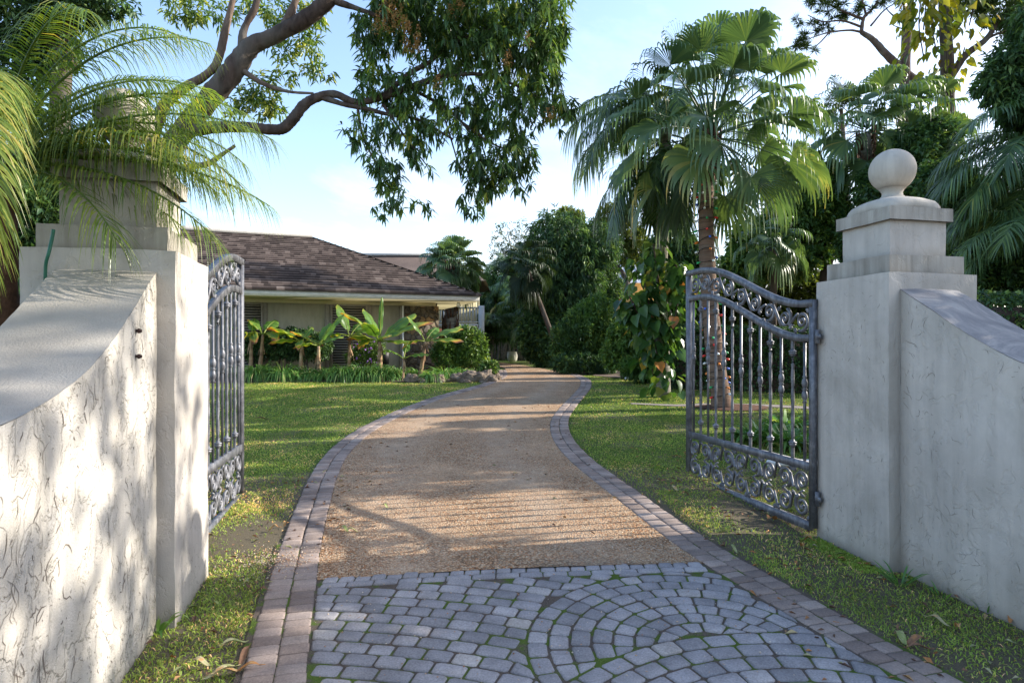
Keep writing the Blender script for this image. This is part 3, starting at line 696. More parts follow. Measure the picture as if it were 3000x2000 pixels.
def pillar(Cn, sgn, name, label):
    # local frame: x along the street (outwards from the drive = sgn), y up the drive, origin at the inner street corner, z = 0 at world 0
    gz=0
    t=thing(name,label,'gate pillar',(Cn[0],Cn[1],-.12),None,ROT,True)
    def bx(nm,mat,in0,in1,z0,z1,w=.79,seed=0,st=.04,amp=.006):
        x0,x1=(in0,w-in0) if sgn>0 else (-w+in0,-in0)
        m=jbox(x0,in0,z0+.12,x1,w-in0,z1+.12,st,amp,seed)
        o=m.build(nm,mat,t,True); ORG[o.name]=np.zeros(3)
        return o
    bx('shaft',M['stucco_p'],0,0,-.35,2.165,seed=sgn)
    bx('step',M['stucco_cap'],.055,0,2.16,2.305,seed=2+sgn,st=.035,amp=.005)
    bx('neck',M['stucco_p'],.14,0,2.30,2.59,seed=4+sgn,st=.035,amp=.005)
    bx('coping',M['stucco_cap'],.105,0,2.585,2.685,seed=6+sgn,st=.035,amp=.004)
    def fn(u,v):
        if not(.015<u<.775) or not(.14<v<2.26): return None
        q=Vector((0*3+sgn,u*3,v*3)); n1=mnoise.noise_vector(q); n2=mnoise.noise_vector(q*4.1)
        return np.array([0,u,v])+.006*np.array(n1[:])+.003*np.array(n2[:])-np.array([sgn*.002,0,0])
    uvf=lambda:(random.uniform(.02,.77),random.uniform(.15,2.25))
    sh=t.children[0] if t.children else t
    crack_set(t,'plaster_cracks',M['crack'] if sgn<0 else M['crackl'],fn,110 if sgn<0 else 150,.012,.07,.0015,.0045,uvf,.85,3)
    if sgn<0: crack_set(t,'plaster_pits',M['crack'],fn,260,.004,.016,.0015,.004,uvf,.85,3)
    # rounded square dome under the ball
    cx=.395*sgn; mb=MB(); prof=[(.255,0),(.262,.02),(.262,.045),(.252,.072),(.215,.095),(.15,.115),(.10,.128),(.078,.15),(.074,.175),(.088,.20),(.10,.21)]
    V=[];seg=48
    for k,(r_,z) in enumerate(prof):
        sq=max(0,1-k/6)
        for i in range(seg):
            a=2*PI*(i+.5)/seg; c,s=math.cos(a),math.sin(a); m_=max(abs(c),abs(s)); q=r_*(1-sq)+sq*min(r_/m_,r_*1.30)
            V.append((cx+q*c,.395+q*s,2.685+.12+z))
    I=np.arange(len(prof)-1)[:,None]*seg; kk=np.arange(seg)[None]; k2=(kk+1)%seg
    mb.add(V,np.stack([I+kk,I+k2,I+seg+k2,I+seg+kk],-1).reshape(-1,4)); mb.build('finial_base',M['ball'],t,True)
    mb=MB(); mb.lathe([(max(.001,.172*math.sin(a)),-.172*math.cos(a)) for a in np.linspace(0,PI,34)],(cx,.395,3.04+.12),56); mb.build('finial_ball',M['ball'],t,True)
    return t
pillar(LC,-1,'gate_pillar','grey stucco gate pillar whose ball finial is half hidden by palm fronds')
pillar(RC,1,'gate_pillar','stepped stucco gate pillar with a clear pale ball finial, beside the wide open gate')

PROF=np.array([(0,2.035),(.25,1.885),(.47,1.745),(.7,1.615),(.95,1.50),(1.3,1.40),(1.7,1.335),(2.3,1.30)])
def wing(Cn,sgn,mat,cop,name,label,off=.098,th=.52):
    t=thing(name,label,'garden wall',(Cn[0],Cn[1],-.12),None,ROT,True)
    T=np.linspace(0,2.3,70); Z=np.interp(T,np.linspace(0,2.3,70),smooth_z(T))+.12
    xa=off*sgn; xb=(off+th)*sgn
    def w(p,s=0): q=Vector((p[0]*3+s,p[1]*3,p[2]*3)); return np.array(p)+.005*np.array(mnoise.noise_vector(q)[:])+.0025*np.array(mnoise.noise_vector(q*4)[:])
    nz=40
    def face(x): return np.array([[w((x,-tt,-.35+(z+.35)*j/nz)) for j in range(nz+1)] for tt,z in zip(T,Z)])
    A=face(xa); Bf=face(xb); mb=MB()
    mb.grid(A if sgn<0 else A[:, ::-1]); mb.grid(Bf[:, ::-1] if sgn<0 else Bf)
    e=np.array([[A[-1][j]*(1-k)+Bf[-1][j]*k for k in np.linspace(0,1,6)] for j in range(nz+1)]); mb.grid(e)
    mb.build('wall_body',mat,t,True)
    xo=xa-sgn*.0016
    def fn(u,v):
        if not(.01<u<2.25) or v<.14 or v>np.interp(u,T,Z)-.012: return None
        return w((xa,-u,v))-np.array([sgn*.0018,0,0])
    uvf=lambda:(random.random()*2.2,random.uniform(.15,2.1))
    if sgn<0:
        crack_set(t,'plaster_cracks',M['crack'],fn,190,.02,.15,.002,.0075,uvf,.75,2.6)
        crack_set(t,'plaster_pits',M['crack'],fn,480,.004,.018,.0015,.005,uvf,.8,3.5)
        crack_set(t,'plaster_ridge_shadows',M['crackl'],fn,230,.03,.16,.0015,.0045,uvf,.5,2.0)  # flat dark strips painting the shadow beneath raised plaster
    else:
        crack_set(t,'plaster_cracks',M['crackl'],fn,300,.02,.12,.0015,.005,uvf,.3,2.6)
    top=np.array([[w((xa*(1-k)+xb*k,-tt,z+.0015),3)*np.array([1,1,0])+np.array([0,0,(A[i][-1][2]*(1-k)+Bf[i][-1][2]*k)+.003+.006*math.sin(PI*k)]) for k in np.linspace(-.004,1.004,12)] for i,(tt,z) in enumerate(zip(T,Z))])
    mb=MB(); mb.grid(top if sgn>0 else top[:, ::-1]); mb.build('wall_top',cop,t,True); return t
def smooth_z(T):
    from mathutils import geometry
    sp=smooth_path([(a,b) for a,b in PROF],12); return np.interp(T,sp[:,0],sp[:,1])
wl=wing(LC,-1,M['stucco_l'],M['coping'],'wing_wall','rough cream stucco wall sweeping down with dark cracks, partly sunlit')
wing(RC,1,M['stucco_r'],M['coping2'],'wing_wall','shaded grey stucco wall sweeping down, with bluish weathered top')
# two rusty bolts on the left wall
for (px,py,lab) in ((413,970,'rusty bolt stub upper of the two in the rough wall'),(413,1043,'rusty bolt stub lower of the two in the rough wall')):
    Y=3.47; p=P(px,py,Y); tt=.345; base=np.array([LC[0]+U[0]*-.098-Vv[0]*tt, LC[1]+U[1]*-.098-Vv[1]*tt, p[2]])
    mb=MB(); mb.tube([base-U.tolist()[0]*np.array([.02,.004,0]),base+np.array([U[0],U[1],0])*.03],[.008,.008],8); mb.tube([base+np.array([U[0],U[1],0])*.012,base+np.array([U[0],U[1],0])*.022],[.014,.014],6)
    tag(mb.build('rusty_bolt',M['bolt']),lab,'bolt',None)

# ---------- gate leaves ----------
LG=2.26
def topz(s): return 2.02+.50*sstep(.06,.86,np.asarray(s)/LG)**.92
def gate(hinge,end,name,label,gz,mirror):
    az=math.atan2(end[1]-hinge[1],end[0]-hinge[0])
    t=thing(name,label,'gate',(hinge[0],hinge[1],gz),None,az,True); s=.022
    def add(nm,mb,sm=False): return mb.build(nm,M['iron'],t,sm)
    mb=MB(); mb.box(0,-s,.06,.05,s,float(topz(0.02))-.003); add('hinge_stile',mb)
    mb=MB(); mb.box(LG-.062,-s-.004,.02,LG,s+.004,float(topz(LG))-.003); add('end_stile',mb)
    mb=MB(); mb.box(.05,-s,.03,LG-.062,s,.105); add('bottom_rail',mb)
    mb=MB(); mb.box(.05,-s,.545,LG-.062,s,.615); add('middle_rail',mb)
    def arch(nm,d0,d1,yw):
        S=np.linspace(0 if d0==0 else .05, LG if d0==0 else LG-.062,60); tz=topz(S); mb=MB()
        g_=np.stack([np.stack([S,0*S+y,tz-d],-1) for y,d in ((-yw,d0),(yw,d0),(yw,d1),(-yw,d1),(-yw,d0))],1); mb.grid(g_[:, ::-1]); add(nm,mb)
    arch('top_rail',0,.062,.027); arch('lower_arch_rail',.30,.362,.024)
    # scrolls
    def spiral(mb,cx,cz,R,d,start,turns=1.65,rad=.0155):
        a=np.linspace(0,turns*2*PI,30); r=R*(1-.86*(a/a[-1])**.85)
        pts=np.stack([cx+r*np.cos(start+d*a),0*a,cz+r*np.sin(start+d*a)],-1); mb.tube(pts,np.linspace(rad,rad*.8,30)*(1+.25*np.sin(a*2.2)),6,flat=1.0)
        e=pts[-1]; mb.lathe([(.001,-.016),(.013,-.01),(.017,0),(.013,.01),(.001,.016)],e,8)
        return pts[0]
    def leafblob(mb,x,z,a,l=.055):
        for da in (-.7,0,.7):
            c,s_=math.cos(a+da),math.sin(a+da); mb.tube([(x,0,z),(x+c*l*.5,0.006,z+s_*l*.5),(x+c*l,-.004,z+s_*l)],[.008,.013,.004],5)
    mb=MB(); n=9; w_=(LG-.112)/n
    for i in range(n):
        cx=.05+w_*(i+.5)
        for row,cz in enumerate((.218,.435)):
            f=1 if (i+row)%2 else -1
            p0=spiral(mb,cx,cz,.098,f,PI*(.5 if row==0 else -.5)+.5*f)
            leafblob(mb,cx+.085*f,cz+(.075 if row else -.075),(.9 if row else -.9) if f>0 else (PI-.9 if row else PI+.9),.045)
            if i<n-1: mb.tube([(cx+.07,0,cz-.06*f),(cx+w_*.5,0,cz-.085*f+.02),(cx+w_-.08,0,cz+.05*f)],[.011,.014,.010],6)
        mb.tube([(cx-.03,0,.30),(cx+.03,0,.327),(cx-.02,0,.352)],[.012,.015,.012],6)
    add('lower_scrollwork',mb,True)
    mb=MB(); n=9
    for i in range(n):
        cx=.05+w_*(i+.5); cz=float(topz(cx))-.181; f=1 if i%2 else -1
        spiral(mb,cx,cz,.092,f,PI*.5*f+.4,1.7,.0145); leafblob(mb,cx+.07*f,cz+.075,.8 if f>0 else PI-.8,.045); leafblob(mb,cx-.075*f,cz-.07,PI+.7 if f>0 else -.7,.045)
        if i<n-1:
            c2=.05+w_*(i+1.5); z2=float(topz(c2))-.181; mb.tube([(cx+.06,0,cz-.07*f),((cx+c2)/2,0,(cz+z2)/2),(c2-.06,0,z2+.07*f)],[.010,.014,.010],6)
    add('upper_scrollwork',mb,True)
    # balusters
    n=13
    for i in range(n):
        x=.05+(LG-.112)*(i+.5)/n; zt=float(topz(x))-.36; z0=.613; mb=MB(); h=.0095
        if i%2==0:
            mb.box(x-h,-h,z0,x+h,h,zt); b=add('baluster',mb); zc=z0+(zt-z0)*.60
            kb=MB(); kb.lathe([(.010,-.12),(.022,-.112),(.012,-.098),(.02,-.085),(.027,-.055),(.02,-.02),(.014,-.012),(.026,0),(.014,.012),(.02,.02),(.027,.055),(.02,.085),(.012,.098),(.022,.112),(.010,.12)],(x,0,zc),14); kb.build('knuckle',M['iron'],b,True)
        else:
            k=46; V=[]; h=.0115
            for j in range(k):
                z=z0+(zt-z0)*j/(k-1); fr=sstep(.13,.22,(z-z0))*sstep(.13,.22,(zt-z)); a0=PI/4+fr*(z-z0)*9.0
                for q in range(4): V.append((x+h*1.41*math.cos(a0+q*PI/2),h*1.41*math.sin(a0+q*PI/2),z))
            I=np.arange(k-1)[:,None]*4; kk=np.arange(4)[None]; k2=(kk+1)%4
            mb.add(V,np.stack([I+kk,I+k2,I+4+k2,I+4+kk],-1).reshape(-1,4)); b=add('baluster',mb)
            for zc in (zt-.115,z0+.13):
                kb=MB(); kb.lathe([(.010,-.036),(.018,-.034),(.018,-.024),(.026,-.018),(.031,-.008),(.031,-.002),(.022,.001),(.035,.006),(.035,.016),(.024,.022),(.017,.026),(.017,.036),(.01,.037)],(x,0,zc),14); kb.build('collar',M['iron'],b,True)
    # hinge knuckles
    for z in (.32,1.7): mb=MB(); mb.tube([(-.03,0,z-.06),(-.03,0,z+.06)],[.02,.02],10); mb.box(-.075,-.01,z-.02,0,.01,z+.02); add('hinge',mb)
    return t
rh=RC+Vv*.77-U*.035; gate(rh,rh+np.array([-.216,.976])*LG,'iron_gate','dark iron scrollwork gate leaf opened wide against the green hedge',.0,False)
lh=LC+Vv*.83-U*.25; gate(lh,np.array([-2.78,6.60]),'iron_gate','dark iron scrollwork gate leaf seen nearly edge on beside the sunny lawn',.0,True)
# ---------- main house ----------
HA=nrm(np.array([.939,.345])); HB=np.array([-HA[1],HA[0]]); HE=np.array([-1.13,22.6])
def H(u,w,z): p=HE-HA*u+HB*w; return np.array([p[0],p[1],z])
def hbox(mb,u0,u1,w0,w1,z0,z1,r=.5):
    mb.hexa([H(u1,w0,z0),H(u0,w0,z0),H(u0,w1,z0),H(u1,w1,z0),H(u1,w0,z1),H(u0,w0,z1),H(u0,w1,z1),H(u1,w1,z1)],r)
def u_of(px,w):
    q=(px-1500)/F; b0=HE+HB*w; return (b0[0]-q*b0[1])/(HA[0]-q*HA[1])
EZ=3.44; RZ=6.02; HW=5.44; UL=24.0
ht=thing('bungalow','low bungalow with cedar shake hip roof and louvred shutters behind the bananas','house',(HE[0],HE[1],.6))
mb=MB(); hbox(mb,1.30,UL-1.2,1.26,9.6,.2,3.3); mb.build('wall',M['wallh'],ht)
# pilasters and panels
for px in (640,775,962,1082,1180): mb=MB(); u=u_of(px,1.2); hbox(mb,u-.10,u+.10,1.20,1.258,.2,3.097); mb.build('pilaster',M['louvre'],ht)
mb=MB(); hbox(mb,1.28,UL-1.22,1.16,1.30,3.10,3.236); mb.build('frieze',M['frieze'],ht)
mb=MB(); u1=u_of(1186,1.17); hbox(mb,1.17,u1,1.165,1.40,.2,3.10); hbox(mb,1.17,1.4,1.40,9.6,.2,3.236); mb.build('stone_pier',M['fieldstone'],ht)
mb=MB(); hbox(mb,.03,UL-.03,.03,9.6+1.2,3.238,3.262); mb.build('soffit',M['frieze'],ht)
mb=MB(); hbox(mb,0,UL,0,.028,3.235,3.425); hbox(mb,0,.028,.028,10.8,3.235,3.425); mb.build('fascia',M['fascia'],ht)
for a,b in ((700,771),(968,1077)):
    ua,ub=u_of(b,1.2),u_of(a,1.2); mb=MB(); hbox(mb,ua,ub,1.225,1.257,.9,3.10); o=mb.build('shutter',M['void'],ht)
    mb=MB()
    hbox(mb,ua,ua+.07,1.17,1.224,.9,3.10);hbox(mb,ub-.07,ub,1.17,1.224,.9,3.10);hbox(mb,ua+.07,ub-.07,1.17,1.224,3.03,3.10);hbox(mb,ua+.07,ub-.07,1.17,1.224,.9,.99)
    mb.build('frame',M['louvre'],o)
    mb=MB(); z=1.03
    while z<3.0:
        mb.hexa([H(ub-.072,1.165,z),H(ua+.072,1.165,z),H(ua+.072,1.215,z+.045),H(ub-.072,1.215,z+.045),H(ub-.072,1.165,z+.018),H(ua+.072,1.165,z+.018),H(ua+.072,1.215,z+.063),H(ub-.072,1.215,z+.063)]); z+=.088
    mb.build('louvre_slats',M['louvre'],o)
# roof: under-sheet plus individual split shakes
sl_=math.atan2(RZ-EZ,HW)
mb=MB()
mb.add([H(UL+.05,-.05,EZ-.025),H(-.05,-.05,EZ-.025),H(HW,HW,RZ-.02),H(UL-HW,HW,RZ-.02),H(-.05,2*HW+.05,EZ-.025),H(UL+.05,2*HW+.05,EZ-.025)],[np.array([[0,1,2,3],[4,5,3,2]]),np.array([[1,4,2],[5,0,3]])])
rf=mb.build('roof',M['shake'],ht)
mb=MB(); ex=.235; ns=int(HW/math.cos(sl_)/ex)+1
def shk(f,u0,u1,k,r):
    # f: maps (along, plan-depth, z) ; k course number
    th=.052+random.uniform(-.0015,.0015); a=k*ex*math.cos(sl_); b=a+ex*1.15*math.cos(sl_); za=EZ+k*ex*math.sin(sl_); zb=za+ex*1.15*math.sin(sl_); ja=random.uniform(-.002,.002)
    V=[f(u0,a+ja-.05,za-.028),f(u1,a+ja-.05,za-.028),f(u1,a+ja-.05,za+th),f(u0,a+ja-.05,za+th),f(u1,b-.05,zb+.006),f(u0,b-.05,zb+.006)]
    mb.add(V,[np.array([[0,1,2,3],[3,2,4,5],[1,0,0,1]])[:2]],np.clip(np.array([r-.5,r-.5,r-.32,r-.32,r+.12,r+.12]),0,1))  # weathered butts darkened further to paint the shade lines between courses
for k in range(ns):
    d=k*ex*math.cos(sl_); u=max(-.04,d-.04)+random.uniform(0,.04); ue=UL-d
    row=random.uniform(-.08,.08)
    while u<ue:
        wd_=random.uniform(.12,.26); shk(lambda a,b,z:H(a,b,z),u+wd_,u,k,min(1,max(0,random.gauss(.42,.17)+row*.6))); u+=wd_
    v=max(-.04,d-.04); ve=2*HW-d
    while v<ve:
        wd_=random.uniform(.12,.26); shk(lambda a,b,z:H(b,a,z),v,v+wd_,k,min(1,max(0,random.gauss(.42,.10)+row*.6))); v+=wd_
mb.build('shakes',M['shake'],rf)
# hip caps
mb=MB(); n=36
for i in range(n):
    t0,t1=i/n,(i+1.15)/n; A=H(-.03+t0*(HW+.03),-.03+t0*(HW+.03),EZ+.035+t0*(RZ-EZ)); Bq=H(-.03+t1*(HW+.03),-.03+t1*(HW+.03),EZ+.022+t1*(RZ-EZ))
    s1=np.array([HA[0],HA[1],0])*.10; s2=np.array([-HB[0],-HB[1],0])*.10; dn=np.array([0,0,-.035]); up=np.array([0,0,.02])
    mb.add([A+up,A+s1+dn,Bq+s1+dn,Bq,A+s2+dn,Bq+s2+dn],[(0,1,2,3),(4,0,3,5)],random.random())
mb.build('hip_cap',M['shake'],rf)
mb=MB(); hbox(mb,HW-.15,UL-HW,HW-.22,HW+.22,RZ-.03,RZ+.13); mb.build('ridge_cap',M['ridge'],rf)
# downpipe, meter box, corner lamp
mb=MB(); u=u_of(1180,1.15); mb.tube([H(u,1.12,.3),H(u,1.12,3.1)],[.03,.03],10); mb.build('downpipe',M['white'],ht)
mb=MB(); u=u_of(1127,1.15); hbox(mb,u-.14,u+.14,1.10,1.255,1.05,1.55); mb.tube([H(u,1.15,.4),H(u,1.15,1.05)],[.03,.03],8); mb.build('meter_box',M['black'],ht)
mb=MB(); p=H(.55,.75,3.15); mb.lathe([(.001,-.09),(.05,-.075),(.075,-.03),(.075,.0),(.05,.04),(.05,.09)],p,16); mb.build('corner_lamp',M['white'],ht,True)

# ---------- rear wing with white balcony ----------
def fr(px,Y): return (px-1500)/F*Y
ht2=thing('rear_house','shake roofed rear building with white railed balcony behind the sabal palm','house',(-2.6,33,.75))
mb=MB(); mb.box(-9,33.6,2.7,-1.9,38,5.2); mb.build('upper_wall',M['frieze'],ht2); mb=MB(); mb.box(-9,33.62,.7,-1.92,38,2.7); mb.build('lower_wall',M['brownwall'],ht2)
mb=MB(); mb.add([(-10.5,32.6,5.0),(-1.3,32.6,5.0),(-3.6,36,6.75),(-10.5,36,6.75),(-1.3,39.4,5.0),(-10.5,39.4,5.0)],[np.array([[0,1,2,3],[4,5,3,2]]),np.array([[1,4,2]])],.35); rf2=mb.build('roof',M['shake'],ht2)
mb=MB(); mb.box(-10.5,35.8,6.7,-3.7,36.2,6.84); mb.build('ridge_cap',M['ridge'],rf2)
mb=MB(); x0,x1=fr(1270,32),fr(1403,32)
mb.box(x0-.5,31.9,2.62,x1,33.6,2.80); mb.build('balcony_floor',M['white'],ht2)
mb=MB(); mb.box(x0-.5,31.9,3.55,x1,31.97,3.63); mb.box(x0-.5,31.9,2.86,x1,31.97,2.92); x=x0-.48
while x<x1: mb.box(x,31.915,2.92,x+.075,31.955,3.55); x+=.16
mb.build('railing',M['white'],ht2)
mb=MB(); mb.box(x1-.02,31.9,.7,x1+.26,32.15,3.7); mb.build('column',M['white'],ht2)

# ---------- orange neighbour ----------
ht3=thing('neighbouring_house','orange stucco house with pale metal roof glimpsed through the trees','house',(8,42,.8))
mb=MB(); mb.box(4.6,42,.7,11,50,5.95); mb.build('wall',M['orange'],ht3)
mb=MB(); mb.add([(3.8,41.2,5.75),(11.8,41.2,5.75),(9.3,45,8.0),(6.2,45,8.0),(3.8,51,5.75),(11.8,51,5.75)],[np.array([[0,1,2,3]]),np.array([[4,0,3],[1,5,2]]),np.array([[5,4,3,2]])])
for i in range(18):
    x=3.9+i*.45; xt=6.25+i*(3.0/17); mb.tube([(x,41.2,5.79),(xt,45,8.03)],[.03,.03],4)
mb.build('roof',M['metalroof'],ht3)
# ---------- banana plants ----------
def blade(mb, st, az, el, L, W, bend, dry=.0, roll=0., pet=.22, tear=.0):
    n=12; t=np.linspace(0,1,n); e=el-bend*t**1.4; d=np.stack([np.cos(e)*math.cos(az),np.cos(e)*math.sin(az),np.sin(e)],-1)
    pts=np.asarray(st)+np.vstack([[0,0,0],np.cumsum(d[:-1]*(L+pet)/(n-1),0)])
    mb.tube(pts,np.linspace(.022,.006,n),5,r=.45)
    S=np.array([-math.sin(az),math.cos(az),0.]); p0=pet/(L+pet)
    m=22; tt=np.linspace(p0,1,m); c=np.stack([np.interp(tt,t,pts[:,i]) for i in range(3)],-1); dd=nrm(np.stack([np.interp(tt,t,d[:,i]) for i in range(3)],-1))
    Nn=np.cross(dd,S); Nn*=np.sign(Nn[:,2:3]+1e-6); q=(tt-p0)/(1-p0); wp=W*.5*np.clip(np.sin(np.clip(q*.93+.05,0,1)*PI)**.55,0.05,1)
    ph=random.random()*6
    for s in (-1,1):
        rows=[];R=[]
        for j,f in enumerate((0,.4,.75,1)):
            Sr=S*math.cos(roll)*s+Nn*math.sin(roll*s)
            wob=.02*np.sin(q*17+ph+s)*f
            rows.append(c+Sr*(wp*f)[:,None]+Nn*((.22*f-.42*f*f)*wp+wob)[:,None])
            R.append(np.clip(.12+.18*rng.random(m)*f+dry*(.35*f**2+.9*np.maximum(0,q-.62)/.38+.15*np.sin(q*9+ph)**2),0,1))
        mb.grid(np.array(rows),np.array(R))
def banana(px, tpx, topY, Yd, h_leafs, label, lean=0, rad=.075, base=None):
    b=np.array([fr(px,Yd),Yd,float(G(fr(px,Yd),Yd))+.08]); top=P(tpx,topY,Yd)
    t=thing('banana_plant',label,'banana plant',tuple(b),'banana plants in the bed before the house')
    mb=MB(); pts=smooth_path([b,(b*.6+top*.4)+np.array([.02,0,0]),top],8); n=len(pts)
    mb.tube(pts,np.linspace(rad,rad*.55,n),10,r=np.repeat(np.clip(.5+rng.normal(size=n)*.22,0,1),10),jit=.12)
    for _ in range(4):   # dry leaf sheaths hanging on the stem
        a=random.random()*6.28; q=pts[int(n*random.uniform(.72,.97))]; D=np.array([[math.cos(a),math.sin(a),-2.6]]); ribbons(mb,q[None]+D*np.array([.05,.05,0]),D,random.uniform(.2,.4),.05,.3,4,r=np.array([random.random()*.7]))
    mb.build('stem',M['bstem'],t,True)
    for (az,el,L,W,bd,dry,roll) in h_leafs:
        mb=MB(); blade(mb,top+np.array([math.cos(az),math.sin(az),0])*.02,az,el,L*1.05,W*1.4,bd*.85,min(1,dry*1.5),roll); mb.build('leaf',M['banana'],t,True)
R_=math.radians
def hang(az): mb_=(R_(az),R_(20),.55,.20,2.3,1.0,.5); return mb_
banana(731,736,985,19.9,[(R_(160),R_(35),.75,.3,1.2,.35,.3),(R_(100),R_(60),.6,.25,.9,.1,.2),(R_(250),R_(25),.5,.22,1.8,.8,.4),hang(300)],'banana plant nearest the edge-on iron gate, half hidden by it',0)
banana(757,770,980,19.9,[(R_(20),R_(12),1.15,.32,.75,.35,.2),(R_(140),R_(48),.7,.3,1.0,.5,.3),(R_(75),R_(50),.6,.3,.9,.1,.3),hang(230),hang(330)],'banana plant with brown hanging leaves and one long level leaf pointing right')
banana(876,884,1003,19.7,[(R_(170),R_(38),1.0,.34,1.0,.6,.35),(R_(10),R_(20),.45,.2,1.6,.9,.3),(R_(215),R_(15),.75,.28,1.0,.75,.3),(R_(70),R_(55),.45,.18,.6,.2,.1),hang(280)],'short banana plant with orange tipped leaf drooping to the left')
banana(931,933,1013,19.3,[(R_(25),R_(62),.95,.32,.5,.05,.2),(R_(160),R_(38),.85,.32,.9,.55,.3),(R_(75),R_(50),.75,.26,.4,.05,.5),(R_(230),R_(15),.6,.26,1.1,.6,.3),(R_(350),R_(35),.6,.26,.9,.2,.3)],'banana plant with bright upright leaf, standing forward in the bed')
banana(1020,1024,985,20.3,[(R_(135),R_(66),.95,.38,.5,.2,.4),(R_(20),R_(30),.75,.3,1.0,.3,.3),(R_(200),R_(20),.5,.2,1.4,.9,.3),(R_(60),R_(50),.6,.25,.9,.2,.3),hang(330)],'slim banana plant before the louvred shutter')
banana(1110,1112,1000,19.8,[(R_(165),R_(52),1.35,.42,1.05,.45,.3),(R_(140),R_(66),1.0,.36,.7,.2,.3),(R_(82),R_(84),1.1,.11,.12,.0,.6),(R_(25),R_(50),1.15,.42,.7,.15,.35),(R_(5),R_(34),1.45,.42,.75,.55,.3),(R_(185),R_(22),.75,.32,1.0,.75,.3),(R_(0),R_(5),.85,.3,.45,.6,.25),(R_(250),R_(48),.8,.3,1.0,.3,.3),(R_(300),R_(30),.6,.28,1.2,.4,.3),hang(175)],'tallest banana plant, in the middle, with a rolled new leaf upright',rad=.1)
banana(1228,1246,1000,19.4,[(R_(150),R_(60),.75,.3,.6,.3,.3),(R_(15),R_(35),.95,.32,.9,.35,.3),(R_(355),R_(12),.9,.26,.7,.75,.3),(R_(210),R_(10),.55,.2,1.5,.95,.3),(R_(60),R_(50),.5,.25,.8,.1,.3)],'banana plant leaning right before the fieldstone corner')
banana(1180,1182,1050,19.0,[(R_(150),R_(35),.5,.2,.9,.1,.3),(R_(15),R_(25),.5,.2,.9,.15,.3),(R_(80),R_(60),.35,.16,.5,.0,.3)],'knee high young banana plant without a bare stem',rad=.04)

# ---------- strappy clumps along the bed ----------
def clump(c, r, h, n, w, label, cat='grass clump', name='border_grass_clump', group=None, mat='strap', dr=.9):
    t=rng.random(n)*2*PI; q=np.sqrt(rng.random(n)); Pt=np.stack([c[0]+np.cos(t)*q*r*.4,c[1]+np.sin(t)*q*r*.4,np.full(n,c[2])],-1)
    D=np.stack([np.cos(t)*(.25+.8*q),np.sin(t)*(.25+.8*q),.75+.5*rng.random(n)],-1)
    mb=MB(); ribbons(mb,Pt,D,h*(.75+.5*rng.random(n)),w,dr*(.6+.8*rng.random(n)),5,r=np.clip(.5+rng.normal(size=n)*.22,0,1),rtip=.15)
    return tag(mb.build(name,M[mat],org=np.array(c)),label,cat,group)
CL=[(752,1083,.55),(830,1086,.62),(905,1092,.5),(955,1083,.5),(1008,1082,.58),(1068,1082,.58),(1110,1080,.5),(1135,1078,.5),(1168,1090,.5),(1228,1078,.52),(1302,1075,.5),(1345,1072,.5),(1385,1072,.52),(1266,1106,.4)]
DESC=['border grass clump tight against the gate edge, first of the row','wide border grass clump below the second pair of banana stems','dark narrow border grass clump at the third banana stem','border grass clump just right of the forward banana plant','border grass clump below the slim banana plant','pale tipped border grass clump left of the tallest banana','border grass clump at the foot of the tallest banana','border grass clump right of the tallest banana stem','dark border grass clump below the young banana','border grass clump at the base of the leaning banana','dark border grass clump above the pair of rocks','border grass clump at the start of the rock edging','border grass clump farthest right, over the rock edging','small border grass clump between two loose rocks']
for (px,py,r_),lab in zip(CL,DESC):
    Yd=19.35 if px<1160 else (19.75 if px!=1266 else 18.9); r_=r_*(1 if px<1160 else .8); c=(fr(px,Yd),Yd,float(G(fr(px,Yd),Yd))+.10); clump(c,r_*.95,r_*1.95*random.uniform(.82,1.15),380,.030,lab,group='border grass clumps edging the bed',dr=.75)

def bush(name,label,cat,spec,Y,n,k,L,W,mat,thick=.9,droop=.3,spread=.8,base=.5,stems=True,group=None,shell=.5,trunk=None,tm='barkd',var=.25):
    bl_=blobs_px(spec,Y,thick); cx=np.mean([b[0][0] for b in bl_]); z0=float(G(cx,Y))
    t=thing(name,label,cat,(cx,Y,z0),group); pts,nr=sample_blobs(bl_,n,shell)
    ok=pts[:,2]>G(pts[:,0],pts[:,1])+.02; mb=MB(); foliage(mb,pts[ok],nr[ok],k,L,W,droop,spread,base,var); mb.build('crown' if trunk else 'foliage',M[mat],t)
    mb=MB()
    if trunk:
        for path,r0,r1 in trunk: pp=smooth_path([Q(a,b,Y+(c[0] if c else 0)) for a,b,*c in path],8); mb.tube(pp,np.linspace(r0,r1,len(pp)),9,jit=.06)
        mb.build('trunk',M[tm],t,True)
    elif stems:
        for b in bl_[:6]:
            for _ in range(3):
                a=np.array([b[0][0]+random.uniform(-.2,.2),b[0][1]+random.uniform(-.2,.2),float(G(b[0][0],b[0][1]))-.05]); e=b[0]+np.array([random.uniform(-.4,.4)*b[1][0],random.uniform(-.4,.4)*b[1][1],random.uniform(0,.5)*b[1][2]])
                mb.tube(smooth_path([a,(a+e)/2+np.array([random.uniform(-.1,.1),0,0]),e],6),np.linspace(.03,.008,13),6)
        mb.build('stem',M['barkd'],t,True)
    return t
bush('round_shrub','dense rounded green shrub at the right corner of the bungalow','shrub',[(1075,795,40,45),(1050,805,38,38),(1098,812,22,30),(1020,810,26,30,-.4)],21,1500,7,.12,.055,'mid',.9,.0,.9)
bush('low_shrub','small low shrub spilling over the rocks beside the drive','shrub',[(1118,850,20,16),(1128,843,14,14)],19.6,260,6,.10,.05,'mid',1,.1,.9)
